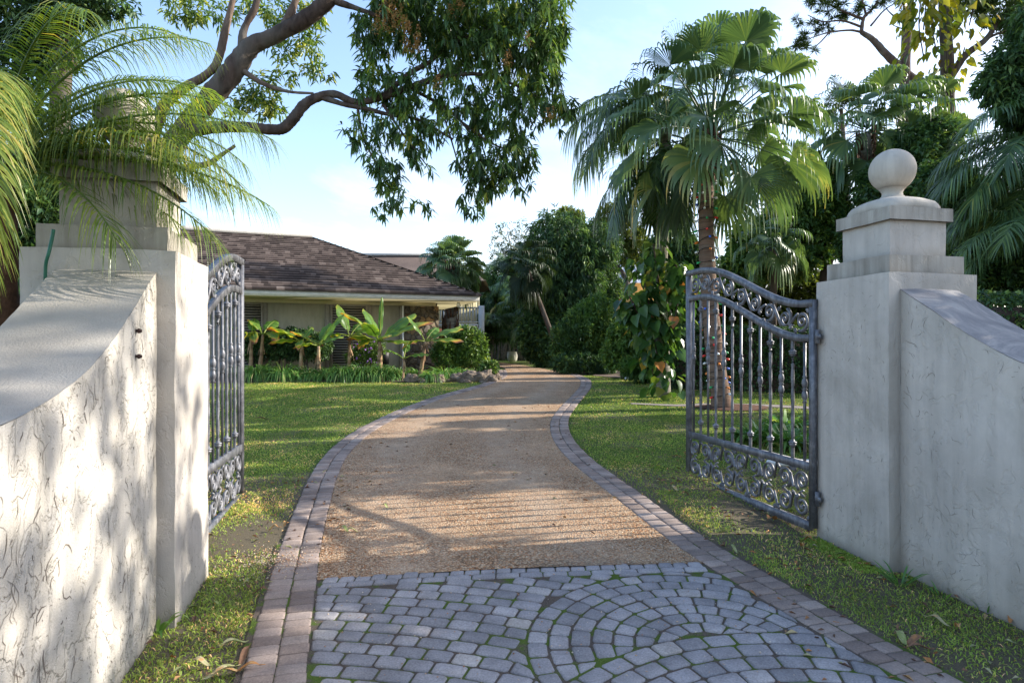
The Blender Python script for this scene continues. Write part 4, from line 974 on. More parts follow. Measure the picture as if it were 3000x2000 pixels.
bush('dark_hedge','dark hedge below the plain wall behind the bananas','hedge',[(600,795,24,30),(630,790,34,36),(670,790,34,36),(705,792,32,36),(735,795,26,34),(580,800,22,30)],20.9,1900,6,.10,.05,'dark',.8,.0,.9)
bush('flowering_shrub','sparse shrub with small purple flowers under the louvred shutter','shrub',[(840,815,30,26),(862,805,22,24),(815,818,22,20)],20.7,420,5,.10,.045,'mid',.8,.0,.9)
pb=blobs_px([(840,812,32,28),(862,803,22,22)],20.6); pp,_=sample_blobs(pb,46,.9); mb=MB()
leaves(mb,np.repeat(pp,4,0),rv(len(pp)*4),.055,.05)
M['purple']=mat_attr('purple_petals',[(0,(.25,.10,.45)),(1,(.42,.22,.62))],.7,.2)
o=mb.build('blossoms',M['purple'],bpy.data.objects['flowering_shrub'])
# rocks
def rock(px,py,Yd,rx,rz,label,seed):
    x=fr(px,Yd); z=float(G(x,Yd)); bm=[]; seg,ri=30,20; V=[]
    for j in range(ri+1):
        a=PI*j/ri
        for i in range(seg):
            b=2*PI*i/seg; v=np.array([math.sin(a)*math.cos(b),math.sin(a)*math.sin(b),math.cos(a)]); q=Vector(v*1.4+np.array([seed*3.1]*3))
            k=.92+.38*mnoise.noise(q)+.30*mnoise.noise(q*2.3)+.22*abs(mnoise.noise(q*4.5))+.14*mnoise.noise(q*9)
            V.append(v*k*np.array([rx,rx*.8,rz])+np.array([x,Yd,z+rz*.55]))
    mb=MB(); I=np.arange(ri)[:,None]*seg; kk=np.arange(seg)[None]; k2=(kk+1)%seg
    mb.add(V,np.stack([I+kk,I+k2,I+seg+k2,I+seg+kk],-1).reshape(-1,4)); tag(mb.build('border_rock',M['rock'],org=np.array([x,Yd,z])),label,'rock','rough rocks edging the bed')
RK=[(1208,1112,18.75,.22,.17,'large grey rough rock at the lawn, first of the loose pair'),(1238,1116,18.65,.16,.10,'low flat rock touching the large grey rock'),(1284,1114,18.7,.17,.15,'tan rounded rock beside the small grass clump'),
 (1340,1100,18.95,.22,.16,'brown rock at the beginning of the long rock edging'),(1375,1098,19.0,.30,.20,'widest brown rock under the right border grass'),(1408,1102,19.0,.22,.18,'brown pitted rock right of the widest one'),(1425,1098,19.2,.18,.22,'upright dark rock at the bend of the drive'),(1441,1106,18.95,.17,.13,'small dark rock nearest the drive'),(1452,1094,19.6,.17,.16,'dark rock last in line along the drive'),(1362,1118,18.6,.16,.07,'thin flat stone lying before the rock edging'),(1418,1120,18.6,.14,.08,'thin flat stone at the drive end of the rock edging')]
for i,a in enumerate(RK): rock(*a,i+1)
# pale pot at the end of the drive
Yp=38; x=fr(1501,Yp); z=float(G(x,Yp)); mb=MB(); mb.lathe([(.001,0),(.20,0),(.27,.10),(.31,.30),(.30,.46),(.26,.54),(.29,.58),(.29,.60),(.24,.60),(.22,.5)],(x,Yp,z),22); tag(mb.build('plant_pot',M['pot'],org=np.array([x,Yp,z]),smooth=True),'pale round plant pot by the far bend of the drive','pot')

# ---------- generic fan palm ----------
def fan_palm(name,label,base,top,r0,r1,nf,pet,R,mat,tm,Pel=(1.35,-.85),hang_=.5,boots=0,parts=False,nseg=34,group=None,bendm=.5,span=4.2,curve=None,skirt=0,azs=None):
    base=np.array(base,float); top=np.array(top,float)
    t=thing(name,label,'palm tree',tuple(base),group)
    mid=[base]+([np.array(c) for c in curve] if curve else [base*.5+top*.5])+[top]; pts=smooth_path(mid,12); n=len(pts); mb=MB()
    rad=np.interp(np.linspace(0,1,n),[0,.08,.3,1],[r0*1.25,r0,r0*.9,r1]); mb.tube(pts-np.array([0,0,.1])*np.linspace(1,0,n)[:,None],rad,16,jit=.03); tr=mb.build('trunk',M[tm],t,True)
    if boots:
        mb=MB(); 
        for _ in range(boots):
            q=random.uniform(.80,1.0) if boots<90 else random.uniform(.3,1.0); p=np.array([np.interp(q,np.linspace(0,1,n),pts[:,i]) for i in range(3)]); a=random.random()*6.28; D=np.array([math.cos(a)*.75,math.sin(a)*.75,1.])
            mb.tube([p+np.array([math.cos(a),math.sin(a),0])*r1*.8,p+np.array([math.cos(a),math.sin(a),0])*r1*1.5+np.array([0,0,.16]),p+D*r1*2.1+np.array([0,0,.16])],[.055,.05,.025],6,flat=.5)
        mb.build('leaf_bases',M['boot'],t,True)
    cmb=MB(); ga=2.39996
    for i in range(nf):
        f=(i+.5)/nf; el=Pel[0]+(Pel[1]-Pel[0])*f**.9+random.uniform(-.12,.12); az=i*ga+random.uniform(-.25,.25)
        st=top+np.array([0,0,.25*(1-f)])+np.array([math.cos(az),math.sin(az),0])*r1*.6
        fm=MB() if parts else cmb; rb=.42+.16*random.random()+(.30*max(0,f-.78)/.22*random.random())
        fan(fm,st,az,el,pet*random.uniform(.85,1.12),R*random.uniform(.88,1.1),nseg,span,hang_*(.7+.7*f),rb,bendm*(.6+.5*f),tipr=.28 if f>.4 else .12)
        if parts: fm.build('frond',M[mat],t)
    if not parts: cmb.build('crown',M[mat],t)
    return t,pts,rad
# the tall fan palm wound with coloured lights
b=np.array([fr(2119,13.2),13.2,float(G(4.3,13.2))]); tp=P(2085,415,13.2)
fp,tpts,trad=fan_palm('fan_palm','tall fan palm with coloured lights wound round its trunk, behind the open gate',b,tp,.19,.125,46,1.55,1.08,'fanpalm','palmbark',(1.52,-.55),.30,46,True,34,curve=[P(2086,952,13.2),P(2068,640,13.2)],bendm=.42)
# string of lights
sl_o=thing('string_lights','string of coloured bulbs wound round the fan palm trunk','string lights',tuple(b)); n=len(tpts); Lz=np.linspace(0,1,n)
turns=24; tt=np.linspace(.05,.86,turns*24); c=np.stack([np.interp(tt,Lz,tpts[:,i]) for i in range(3)],-1); rr=np.interp(tt,Lz,trad)+.012; a=tt*turns/.81*2*PI
wp=c+np.stack([np.cos(a)*rr,np.sin(a)*rr,.025*np.sin(a*1.7)],-1); mb=MB(); mb.tube(wp,.007,5); mb.build('wire',M['black'],sl_o,True)
cols=['red','orange','green','blue','clear']; bm_={}
nb=98; 
for i in range(nb):
    j=int((i+.5)/nb*(len(wp)-1)); nm=cols[(i*3+int(random.random()*2))%5]; o_=np.array([math.cos(a[j]),math.sin(a[j]),-.35]); o_/=np.linalg.norm(o_)
    mb=MB(); mb.tube([wp[j],wp[j]+o_*.025,wp[j]+o_*.042,wp[j]+o_*.07,wp[j]+o_*.09],[.013,.016,.026,.022,.004],7); mb.build('bulb',M['bulb_'+nm],sl_o,True)

# queen palm with hanging fronds behind it, vine on its trunk
QY=15.2; qb=np.array([fr(1945,QY),QY,float(G(3.5,QY))]); qt=P(1950,380,QY)
t=thing('feather_palm','feather palm with a hanging skirt of fronds and a climbing vine on its trunk','palm tree',tuple(qb))
mb=MB(); tr_=smooth_path([qb-np.array([0,0,.1]),P(1938,900,QY),P(1940,650,QY),qt],10); mb.tube(tr_,np.linspace(.16,.13,len(tr_)),14,jit=.05); mb.build('trunk',M['greybark'],t,True)
FR=[(2.85,.75,2.8,1.9),(3.3,.5,2.7,2.0),(2.6,1.0,2.8,1.7),(3.6,.2,2.6,1.6),(2.95,.2,2.8,1.75),(2.4,.4,2.8,1.7),(3.9,.7,2.8,2.1),(1.9,.9,2.7,1.9),(.3,.8,2.6,1.9),(1.1,1.1,2.6,1.8),(5.2,.9,2.6,1.9),(4.6,.6,2.6,2.0),(5.9,.6,2.7,2.0)]
for (az,el,L,bd) in FR:
    mb=MB(); pinnate(mb,qt+np.array([0,0,.1]),az,el,L,bd,64,.62,.042,.12,.45,.95,.03,rbase=.5,rvar=.2); mb.build('frond',M['palm_r'],t)
for i in range(20):   # old fronds hanging down against the trunk
    az=i*2.4; mb=MB(); pinnate(mb,qt+np.array([math.cos(az)*.15,math.sin(az)*.15,-.25*random.random()-.05*i]),az,-.15-.6*random.random(),1.5+1.0*random.random(),1.25,40,.5,.04,.0,.8,1.0,.025,rbase=.35,rvar=.15); mb.build('frond',M['palm_r'],t)
def vine(name,label,paths,Y,n,L,W,mat,rad=.25):
    pts=[]; 
    for path in paths:
        p=smooth_path([Q(a,b_,Y) for a,b_ in path],20); pts.append(p)
    p=np.vstack(pts); k=rng.integers(0,len(p),n); a=rng.random(n)*2*PI; rr=rad*(.4+.9*rng.random(n))
    Pt=p[k]+np.stack([np.cos(a)*rr,np.sin(a)*rr,rng.normal(size=n)*.08],-1); D=np.stack([np.cos(a)*.6,np.sin(a)*.6,-.8+rng.normal(size=n)*.3],-1)
    t=thing(name,label,'climbing vine',tuple(p[0])); mb=MB()
    for q in pts: mb.tube(q+np.array([0,-.02,0]),.018,6)
    mb.build('stem',M['barkd'],t,True)
    mb=MB(); lv=.6+.7*rng.random(n); r=np.clip(.45+rng.normal(size=n)*.25,0,1)
    # heart-shaped drooping blades
    D=nrm(D); up=np.array([0,0,1.])+rng.normal(size=(n,3))*.4; S=nrm(np.cross(D,up)); Nn=np.cross(S,D)
    prof=[(0,0,.0),(-.06,.34,.05),(.22,.5,.08),(.55,.36,.05),(1.0,0,-.18),(.55,-.36,.05),(.22,-.5,.08),(-.06,-.34,.05)]
    V=np.stack([Pt+D*(u_*L*lv)[:,None]+S*(v_*W*lv)[:,None]+Nn*(w_*L*lv)[:,None] for u_,v_,w_ in prof],1); I=np.arange(n)[:,None]*8
    mb.add(V,[np.concatenate([I+np.array([[0,1,2,3]]),I+np.array([[0,5,6,7]])]),np.concatenate([I+np.array([[0,3,4]]),I+np.array([[0,4,5]])])],np.repeat(r,8)); mb.build('foliage',M[mat],t); return t
vine('climbing_vine','big leaved climbing vine with a few orange leaves up the feather palm trunk',[[(1530,900),(1518,700),(1500,560)],[(1510,820),(1490,700),(1470,600)],[(1545,760),(1560,660),(1550,600)],[(1500,860),(1480,760),(1440,670)],[(1520,760),(1470,720),(1450,690)]],14.75,560,.25,.22,'vine',.34)

# sabal palm behind the bungalow
Ys=29.5; b=np.array([fr(1318,Ys),Ys,float(G(-2.8,Ys))]); fan_palm('sabal_palm','stocky sabal palm with criss-cross trunk behind the bungalow corner',b,P(1322,800,Ys),.30,.24,64,.85,1.0,'fanpalm','greybark',(1.5,-.9),.28,120,False,30,bendm=.6)
# leaning palm at the bend
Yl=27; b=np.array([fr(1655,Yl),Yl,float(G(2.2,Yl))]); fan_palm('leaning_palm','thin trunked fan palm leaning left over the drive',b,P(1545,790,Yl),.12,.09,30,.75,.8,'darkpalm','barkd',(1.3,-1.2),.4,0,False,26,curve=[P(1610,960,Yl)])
# sabals on the right skyline
for px,py,Ys,lab,pet,R in ((2535,395,19,'sabal palm with spiky crown left of the pine trunk',1.1,1.1),(2665,385,20,'sabal palm whose spiky crown crosses the pine trunk',1.0,1.05)):
    x=fr(px,Ys); fan_palm('sabal_palm',lab,np.array([x+.2,Ys,float(G(x,Ys))]),P(px,py,Ys),.2,.16,30,pet,R,'fanpalm','greybark',(1.4,-.9),.35,40,False,30,bendm=.55)
# small fan palm under the trees, pale
Ys=16.5; x=fr(2265,Ys); fan_palm('young_fan_palm','pale young fan palm under the trees behind the gate',np.array([x,Ys,float(G(x,Ys))]),P(2265,730,Ys),.1,.09,18,.55,.6,'fanpalm','barkd',(1.2,-.7),.5,0,False,26)

# areca clumps closing the drive
def areca(px,Y,h,n,label,spread=1.0,mat='dark'):
    x=fr(px,Y); z=float(G(x,Y)); t=thing('areca_palm',label,'palm tree',(x,Y,z)); cm,sm=MB(),MB()
    for i in range(n):
        a=i*2.4; b_=np.array([x+math.cos(a)*.5*random.random()*spread,Y+math.sin(a)*.5*random.random(),z]); hh=h*random.uniform(.25,.72); e=b_+np.array([math.cos(a)*.35*spread,math.sin(a)*.3,hh]); sm.tube(smooth_path([b_,(b_+e)/2,e],5),np.linspace(.05,.035,11),7)
        for j in range(7): pinnate(cm,e,a+j*.9+random.uniform(-.3,.3),random.uniform(.55,1.35),h*.38*random.uniform(.8,1.2),random.uniform(1.3,2.1),30,.55,.05,.25,.55,.7,.02,rbase=.42,rvar=.2)
    sm.build('trunk',M['greybark'],t,True); cm.build('crown',M[mat],t)
areca(1450,42,6.2,12,'areca palm clump at the far left of the dark thicket',1.3,'palm_r')
areca(1525,40,6.0,12,'areca palm clump right behind the pale pot',1.2,'dark')
areca(1585,34,4.6,10,'areca palm clump left of the leaning palm',1.2,'palm_r')
areca(1395,45,7.0,12,'tall areca palm clump left of the drive end',1.4,'dark')
areca(1640,37,5.5,12,'dense areca palm clump right behind the leaning palm',1.5,'dark')
areca(1490,46,8.0,12,'tall areca palm clump showing above the thicket',1.4,'palm_r')
areca(1420,36,3.6,9,'low areca palm clump beside the white balcony column',1.0,'dark')
# ---------- trees beyond the drive ----------
def T_(*a,**k): return bush(*a,**k)
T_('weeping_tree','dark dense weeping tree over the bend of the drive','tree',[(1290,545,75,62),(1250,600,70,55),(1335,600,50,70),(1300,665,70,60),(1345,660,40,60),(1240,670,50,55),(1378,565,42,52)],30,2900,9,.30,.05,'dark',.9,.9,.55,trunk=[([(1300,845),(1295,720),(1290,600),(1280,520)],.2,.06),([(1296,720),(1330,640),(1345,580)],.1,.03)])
T_('wispy_tree','pale wispy thin leaved tree against the sky','tree',[(1165,550,42,38),(1205,540,34,36),(1150,590,30,30),(1230,580,34,34),(1195,600,50,40)],50,520,5,.24,.07,'wisp',.9,.0,1.0,shell=.3,trunk=[([(1195,830),(1192,680),(1180,600),(1165,530)],.16,.03),([(1190,650),(1215,580),(1220,520)],.08,.02),([(1188,630),(1150,570)],.06,.02),([(1192,600),(1200,520)],.05,.015)],tm='greybark')
T_('yellow_green_tree','yellow green upright tree behind the weeping tree','tree',[(1300,505,26,28),(1315,545,36,36),(1290,545,30,30),(1325,500,18,18)],42,900,6,.24,.10,'lite',.9,.1,.9,trunk=[([(1320,840),(1315,640),(1305,520)],.22,.05)])
T_('crooked_tree','tree with crooked dark limbs and yellow green top','tree',[(1412,500,40,32),(1435,535,36,36),(1385,525,30,26),(1460,560,26,34),(1440,590,30,20)],38,1300,6,.22,.09,'lite',.9,.1,.9,base=.4,trunk=[([(1420,840),(1415,740),(1440,650),(1395,585),(1385,540)],.24,.08),([(1395,585),(1425,560),(1440,520)],.10,.03),([(1385,545),(1410,500)],.07,.02),([(1440,650),(1480,600),(1475,560)],.12,.03),([(1420,700),(1370,640)],.09,.03)])
T_('tall_shrub','tall feathery green shrub at the right edge of the drive','shrub',[(1340,760,48,62),(1300,790,36,50),(1375,730,40,52),(1390,790,40,50)],24,2100,8,.16,.045,'mid',.9,.3,.8,base=.35)
T_('leafy_shrub','sunlit leafy shrub below the climbing vine','shrub',[(1440,775,40,50),(1480,790,36,46),(1420,810,34,36)],20.5,1500,7,.14,.06,'mid',.9,.2,.8,base=.5)
T_('low_fern_shrub','low dark fern like shrub at the lawn edge','shrub',[(1470,845,36,20),(1515,838,40,26),(1555,845,34,26)],18.6,900,8,.22,.035,'mid',.8,.1,.8,base=.25)
T_('low_ground_shrub','low dark shrub beside the drive bend','shrub',[(1300,835,34,16),(1340,832,34,18),(1385,838,30,18)],23.2,800,7,.16,.04,'dark',.8,.1,.8,base=.5)
T_('broad_shrub','bushy shrub half hidden by the gate end stile','shrub',[(1560,770,36,60),(1590,720,40,50),(1540,720,24,40),(1610,790,40,50)],18.2,2000,7,.13,.06,'mid',.9,.2,.8,base=.4)
T_('backdrop_tree','dense dark tree filling the gap behind the vine','tree',[(1520,610,44,60),(1545,590,60,70),(1590,640,60,60),(1545,720,40,50)],25,1800,8,.22,.09,'dark',.8,.3,.8,trunk=[([(1540,830),(1538,700),(1545,600)],.18,.07)])
T_('broadleaf_tree','glossy broadleaf tree left of the stepped pillar','tree',[(1750,560,70,60),(1830,500,75,62),(1890,440,52,56),(1800,600,70,45),(1700,620,48,45),(1870,560,50,50),(1920,500,40,50)],19.5,3600,7,.17,.08,'mid',.85,.3,.8,base=.5,trunk=[([(1895,860),(1893,700),(1898,620),(1905,560),(1890,500)],.24,.09),([(1898,620),(1850,560),(1800,520)],.11,.04),([(1898,600),(1840,600),(1780,590)],.08,.03),([(1905,560),(1930,500)],.09,.03)])
T_('undertree','yellow green sunlit small tree above the clipped hedge','tree',[(1700,690,50,40),(1770,680,55,45),(1840,670,55,40),(1650,700,40,44),(1880,660,30,30),(1690,745,60,38),(1780,742,62,42),(1862,738,50,42)],21.5,2700,7,.15,.08,'lite',.85,.2,.8,base=.25,trunk=[([(1770,880),(1768,760),(1775,690)],.12,.05)])
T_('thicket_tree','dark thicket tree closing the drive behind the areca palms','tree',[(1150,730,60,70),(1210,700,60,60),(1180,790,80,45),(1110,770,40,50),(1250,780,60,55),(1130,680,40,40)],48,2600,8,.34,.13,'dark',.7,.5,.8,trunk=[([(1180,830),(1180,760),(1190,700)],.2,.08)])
T_('rear_thicket','dark feathery tree showing left of the weeping tree','tree',[(1150,650,40,50),(1200,620,44,50),(1235,655,40,50),(1170,700,50,50),(1125,720,30,40)],44,2000,8,.30,.07,'dark',.7,.6,.7,base=.6,trunk=[([(1190,830),(1190,730),(1195,640)],.16,.06)])
T_('feathery_tree','dark feathery tree between the weeping tree and the crooked tree','tree',[(1375,610,36,52),(1395,665,34,50),(1360,680,36,50),(1380,560,26,34)],33,1700,8,.24,.05,'dark',.8,.6,.7,base=.55,trunk=[([(1385,840),(1382,720),(1378,600)],.14,.05)])
T_('thicket_shrub','dark leafy shrub under the leaning palm','shrub',[(1255,800,46,40),(1300,770,50,60),(1230,770,40,50),(1330,800,40,40)],29.5,1900,8,.22,.08,'dark',.7,.4,.8)
# clipped hedge behind the gate
def hedge(name,label,p0,p1,h,dp,n,L,W,mat,z0=None):
    p0,p1=np.array(p0,float),np.array(p1,float); Lh=np.linalg.norm(p1-p0); d=(p1-p0)/Lh; nn=np.array([-d[1],d[0]])
    face=rng.random(n); a=rng.random(n)*Lh; hz=rng.random(n)*h; b_=np.where(face<.6,0,np.where(face<.85,rng.random(n)*dp,dp)); hz=np.where((face>=.6)&(face<.85),h,hz)
    a+=rng.normal(size=n)*.04; b_=b_+rng.normal(size=n)*.04; hz=hz+rng.normal(size=n)*.035
    xy=p0+d*a[:,None]+nn*b_[:,None]; Pt=np.column_stack([xy,G(xy[:,0],xy[:,1])+np.maximum(hz,.03)]); nr=np.where((face>=.6)&(face<.85),1.,0.)[:,None]*np.array([0,0,1.])+np.where(face<.6,1.,0.)[:,None]*np.array([-nn[0],-nn[1],0.])
    c=(p0+p1)/2; t=thing(name,label,'hedge',(c[0],c[1],float(G(c[0],c[1])))); mb=MB(); foliage(mb,Pt,nr,5,L,W,.1,.9,.45); mb.build('foliage',M[mat],t)
    mb=MB(); z=float(G(c[0],c[1])); q=lambda s,u_,zz:np.array([*(p0+d*s+nn*u_),zz]); mb.hexa([q(.06,.08,z-.1),q(Lh-.06,.08,z-.1),q(Lh-.06,dp-.06,z-.1),q(.06,dp-.06,z-.1),q(.06,.08,z+h-.1),q(Lh-.06,.08,z+h-.1),q(Lh-.06,dp-.06,z+h-.1),q(.06,dp-.06,z+h-.1)]); mb.build('inner_branches',M['barkd'],t)
hedge('clipped_hedge','dark clipped hedge seen through the bars of the open gate',(3.9,17.0),(8.9,15.4),1.55,1.0,3800,.08,.045,'dark')
hedge('street_hedge','dark hedge rising behind the right sloping wall',(5.3,8.7),(10.5,8.2),2.1,1.1,3600,.07,.04,'dark')
# strap leaved plants behind the gate
for i,(px,py,Yd,lab) in enumerate(((2230,1290,9.6,'strappy lily clump seen through the gate, left of the pair'),(2310,1310,9.2,'strappy lily clump seen through the gate, nearest the hinge'),(2300,1255,10.6,'taller strappy lily clump at the back, seen through the gate'))):
    x=fr(px,Yd); clump((x,Yd,float(G(x,Yd))),.5,.62,150,.07,lab,'lily','lily_clump','lilies behind the open gate',dr=.55)
# white drain pipe lying behind the gate
mb=MB(); a_=P(2250,1345,8.0); a_[2]=float(G(a_[0],a_[1]))+.06; b_=P(2420,1362,8.0); b_[2]=float(G(b_[0],b_[1]))+.06; mb.tube([a_,(a_+b_)/2+np.array([0,.05,0]),b_],.045,12); tag(mb.build('white_pipe',M['white'],smooth=True),'white plastic pipe lying on the ground behind the open gate','pipe')

# pine
YP=26
def pine(name,label,trunkp,limbs,tufts,Y,r0=.28):
    b=Q(trunkp[0][0],trunkp[0][1],Y); b[2]=float(G(b[0],Y)); t=thing(name,label,'pine tree',tuple(b)); mb=MB(); p=smooth_path([b]+[Q(a,c,Y) for a,c in trunkp[1:]],10); mb.tube(p,np.linspace(r0,r0*.55,len(p)),12,jit=.05); mb.build('trunk',M['pinebark'],t,True)
    for path,ra,rb in limbs:
        mb=MB(); q=smooth_path([Q(a,c,Y+(e[0] if e else 0)) for a,c,*e in path],8); mb.tube(q,np.linspace(ra,rb,len(q)),8,jit=.08); mb.build('limb',M['pinebark'],t,True)
    mb=MB()
    for (a,c,r,n) in tufts:
        n=max(2,int(n*.55)); cen=Q(a,c,Y)+np.array([0,random.uniform(-.6,.6),0]); rr=r*KQ*Y/F
        for _ in range(n):
            q=cen+rng.normal(size=3)*rr*.5; m=54; D=rv(m)*np.array([1,1,.9])+np.array([0,0,.25]); leaves(mb,np.repeat(q[None],m,0),D,(.20+.16*rng.random(m)),.016,0,curl=.1)
    mb.build('needles',M['needle'],t)
    return t
pine('pine_tree','tall pine with bare crooked limb reaching left, top right of the sky',[(2078,880),(2074,420),(2078,200),(2090,-120)],
 [([(2125,205),(2085,172),(2040,130),(2005,92),(1978,74)],.20,.09),([(1978,74),(1950,70),(1900,76),(1850,92)],.05,.015),([(1978,74),(1985,40),(2005,20),(2030,-20)],.08,.03),([(1985,45),(1945,30),(1905,10),(1880,-10)],.06,.02),([(1990,38),(1980,0),(1970,-40)],.05,.02),([(1978,62),(1935,48),(1890,50),(1855,35)],.05,.015),([(2000,60),(2030,25),(2060,5)],.04,.015),([(1905,75),(1875,105),(1845,112)],.03,.01),([(2082,60),(2050,35),(2035,20)],.04,.015),([(2083,70),(2060,62),(2045,55)],.03,.01)],
 [(1880,10,36,14),(1920,6,36,16),(1960,14,34,12),(1995,0,30,10),(1865,28,24,8),(1930,40,26,9),(1890,52,18,6),(1838,92,20,12),(1845,112,22,8),(2035,14,24,9),(2050,55,20,7),(1855,45,18,6),(2015,-10,40,10),(1900,-20,50,20)],YP)
pine('small_pine','small slender pine with a round needle top left of the sabals','',[],[],YP) if False else None
pine('young_pine','slender young pine with a tufted top left of the sabal crowns',[(1955,860),(1945,500),(1938,330),(1932,250)],[([(1936,300),(1920,270),(1915,245)],.04,.015),([(1936,300),(1950,270),(1960,240)],.04,.015)],[(1920,220,18,10),(1945,215,18,10),(1930,240,18,8),(1955,232,14,6),(1908,235,12,5),(1920,275,16,5),(1948,285,16,5)],YP,.12)
# dark trunk with yellow leaved vine, branches to the right
Yv=21
T_('vine_clad_tree','dark trunked tree with spreading bare branches at top right','tree',[(2230,-10,60,30),(2300,20,50,40),(2330,60,30,40)],Yv,700,7,.16,.05,'needle',.9,.2,.8,trunk=[([(2185,880),(2180,500),(2176,200),(2172,60),(2165,-60)],.24,.16),([(2176,190),(2215,130),(2265,90),(2300,40),(2352,0)],.13,.05),([(2225,120),(2275,85),(2320,70)],.06,.03),([(2172,60),(2210,20),(2240,-20)],.09,.04)])
vine('yellow_vine','yellow leaved climbing vine draped in the treetop at the upper right',[[(2178,330),(2175,180),(2172,60),(2170,-20)],[(2150,120),(2140,60),(2150,0)],[(2120,130),(2110,60),(2115,-10)],[(2200,160),(2215,110)],[(2140,190),(2165,180)],[(2225,60),(2235,20)],[(2120,70),(2125,20),(2130,-20)]],Yv-.7,260,.30,.20,'philo',.62)
# dark broadleaf masses at the right edge; they also shade the gateway
T_('shade_tree','dark broadleaf tree with drooping leaves at the upper right edge','tree',[(2330,150,55,50),(2290,190,40,40),(2350,230,60,60),(2400,140,80,80),(2440,250,90,90),(2420,40,80,60),(2500,160,90,100),(2560,300,90,90)],11.5,3000,8,.17,.045,'dark',.9,.7,.6,trunk=[([(2480,1010),(2470,700),(2460,400),(2450,200)],.24,.12),([(2460,400),(2400,260),(2350,190)],.12,.04)])
T_('rear_thicket_tree','dense dark tree behind the right feather palm fronds','tree',[(2200,470,70,80),(2270,540,70,80),(2330,480,60,90),(2200,600,60,60),(2300,640,70,60),(2370,580,70,90),(2160,420,50,50)],13,3400,7,.14,.065,'dark',.85,.2,.8,trunk=[([(2260,1000),(2262,760),(2265,560)],.16,.07)])
T_('middle_thicket_tree','dark leafy tree in the gap behind the ball finial','tree',[(2020,440,50,60),(2060,520,55,60),(1975,560,45,60),(2110,460,50,70),(2100,350,50,60),(2150,320,50,50)],18,1900,7,.17,.08,'dark',.85,.2,.8,trunk=[([(2040,880),(2042,700),(2045,520)],.15,.06)])
for i,(x,y,zc,r_,lab) in enumerate(((14.5,9.3,4.2,2.4,'large dark shade tree standing beyond the right edge'),(12.5,5.6,7.6,2.3,'rounded unseen tree by the street, raised to dapple the left wall'),(7.6,4.9,3.1,1.25,'low spreading unseen tree added beyond the right edge to shade the paving'),(12.3,11.0,6.4,2.0,'upright unseen tree added beyond the right edge to shade the drive'))):  # unseen trees, placed where they block the sun from drive, wall and paving
    z=float(G(x,y)); t=thing('shade_tree',lab,'tree',(x,y,z)); bl_=[(np.array([x+random.uniform(-1,1)*r_*.6,y+random.uniform(-1,1)*r_*.6,zc+random.uniform(-.7,.7)*r_*.6]),np.array([r_*.62,r_*.62,r_*.5])) for _ in range(6)]
    pts,nr=sample_blobs(bl_,(700 if y<5 else 300) if y<6 else 900,.5); mb=MB(); foliage(mb,pts,nr,6,.24,.12,.3,.8); mb.build('crown',M['dark'],t); mb=MB(); mb.tube(smooth_path([(x,y,z-.1),(x+.1,y,z+zc*.5),(x,y+.1,zc)],8),np.linspace(.25,.09,17),10); mb.build('trunk',M['barkd'],t,True)

# feather palm reaching in from the right edge
def date_palm(name,label,base,crown,fronds,mat,ll,lw,tr=.11,vee=.3,hang_=.7,nl=70,rb=.5):
    t=thing(name,label,'palm tree',tuple(base)); mb=MB(); p=smooth_path([base,(np.array(base)+np.array(crown))/2+np.array([.05,0,0]),crown],10); mb.tube(p,np.linspace(tr*1.15,tr,len(p)),12,jit=.12); mb.build('trunk',M['boot'],t,True)
    for f in fronds:
        az,el,L,bd=f[:4]; kw=f[4] if len(f)>4 else {}
        k2=dict(ll=ll,lw=lw,nl=int(nl*L/1.5),vee=vee,hang=hang_,rb=rb); k2.update(kw); off=np.array(k2.get('off',(0,0,0)))
        mb=MB(); pinnate(mb,np.array(crown)+np.array([math.cos(az),math.sin(az),0])*.06+off,az,el,L,bd,k2['nl'],k2['ll'],k2['lw'],k2['vee'],.55,k2['hang'],.012,rbase=k2['rb'],rvar=.17,side=k2.get('side',0)); mb.build('frond',M[mat],t)
    return t
rc=P(3190,480,11.2); date_palm('feather_palm','glossy feather palm arching in from the right edge',(rc[0],rc[1],float(G(rc[0],rc[1]))),rc,
 [(2.95,.75,2.6,1.75),(3.15,.45,2.7,1.5),(3.3,.2,2.6,1.3),(2.8,.3,2.5,1.2),(3.5,.65,2.5,1.9),(2.6,.8,2.5,1.8),(3.05,.0,2.5,1.1),(3.4,-.15,2.3,1.0),(2.3,1.0,2.3,1.6),(3.8,.5,2.2,1.6),(4.4,.8,2.0,1.7),(5.2,.9,2,1.6),(.2,.8,2,1.7),(1.2,.9,2,1.6),(2.75,-.1,2.2,1.0),(3.2,1.1,2.6,2.0),(3.0,.55,2.9,1.9)],'palm_r',.66,.026,.16,.2,.55,62,.5)
rc=P(3130,690,10.6); date_palm('low_feather_palm','lower feather palm with drooping fronds behind the right wall',(rc[0],rc[1],float(G(rc[0],rc[1]))),rc,
 [(2.9,.75,1.9,1.7),(3.2,.45,2.0,1.6),(3.5,.6,1.8,1.8),(2.6,.6,1.9,1.6),(3.05,.1,1.8,1.2),(2.3,.9,1.7,1.6),(4.0,.8,1.6,1.7),(5,.9,1.6,1.6),(.5,.9,1.6,1.6),(1.5,1.0,1.6,1.5)],'palm_r',.5,.022,.1,.2,.55,58,.5)

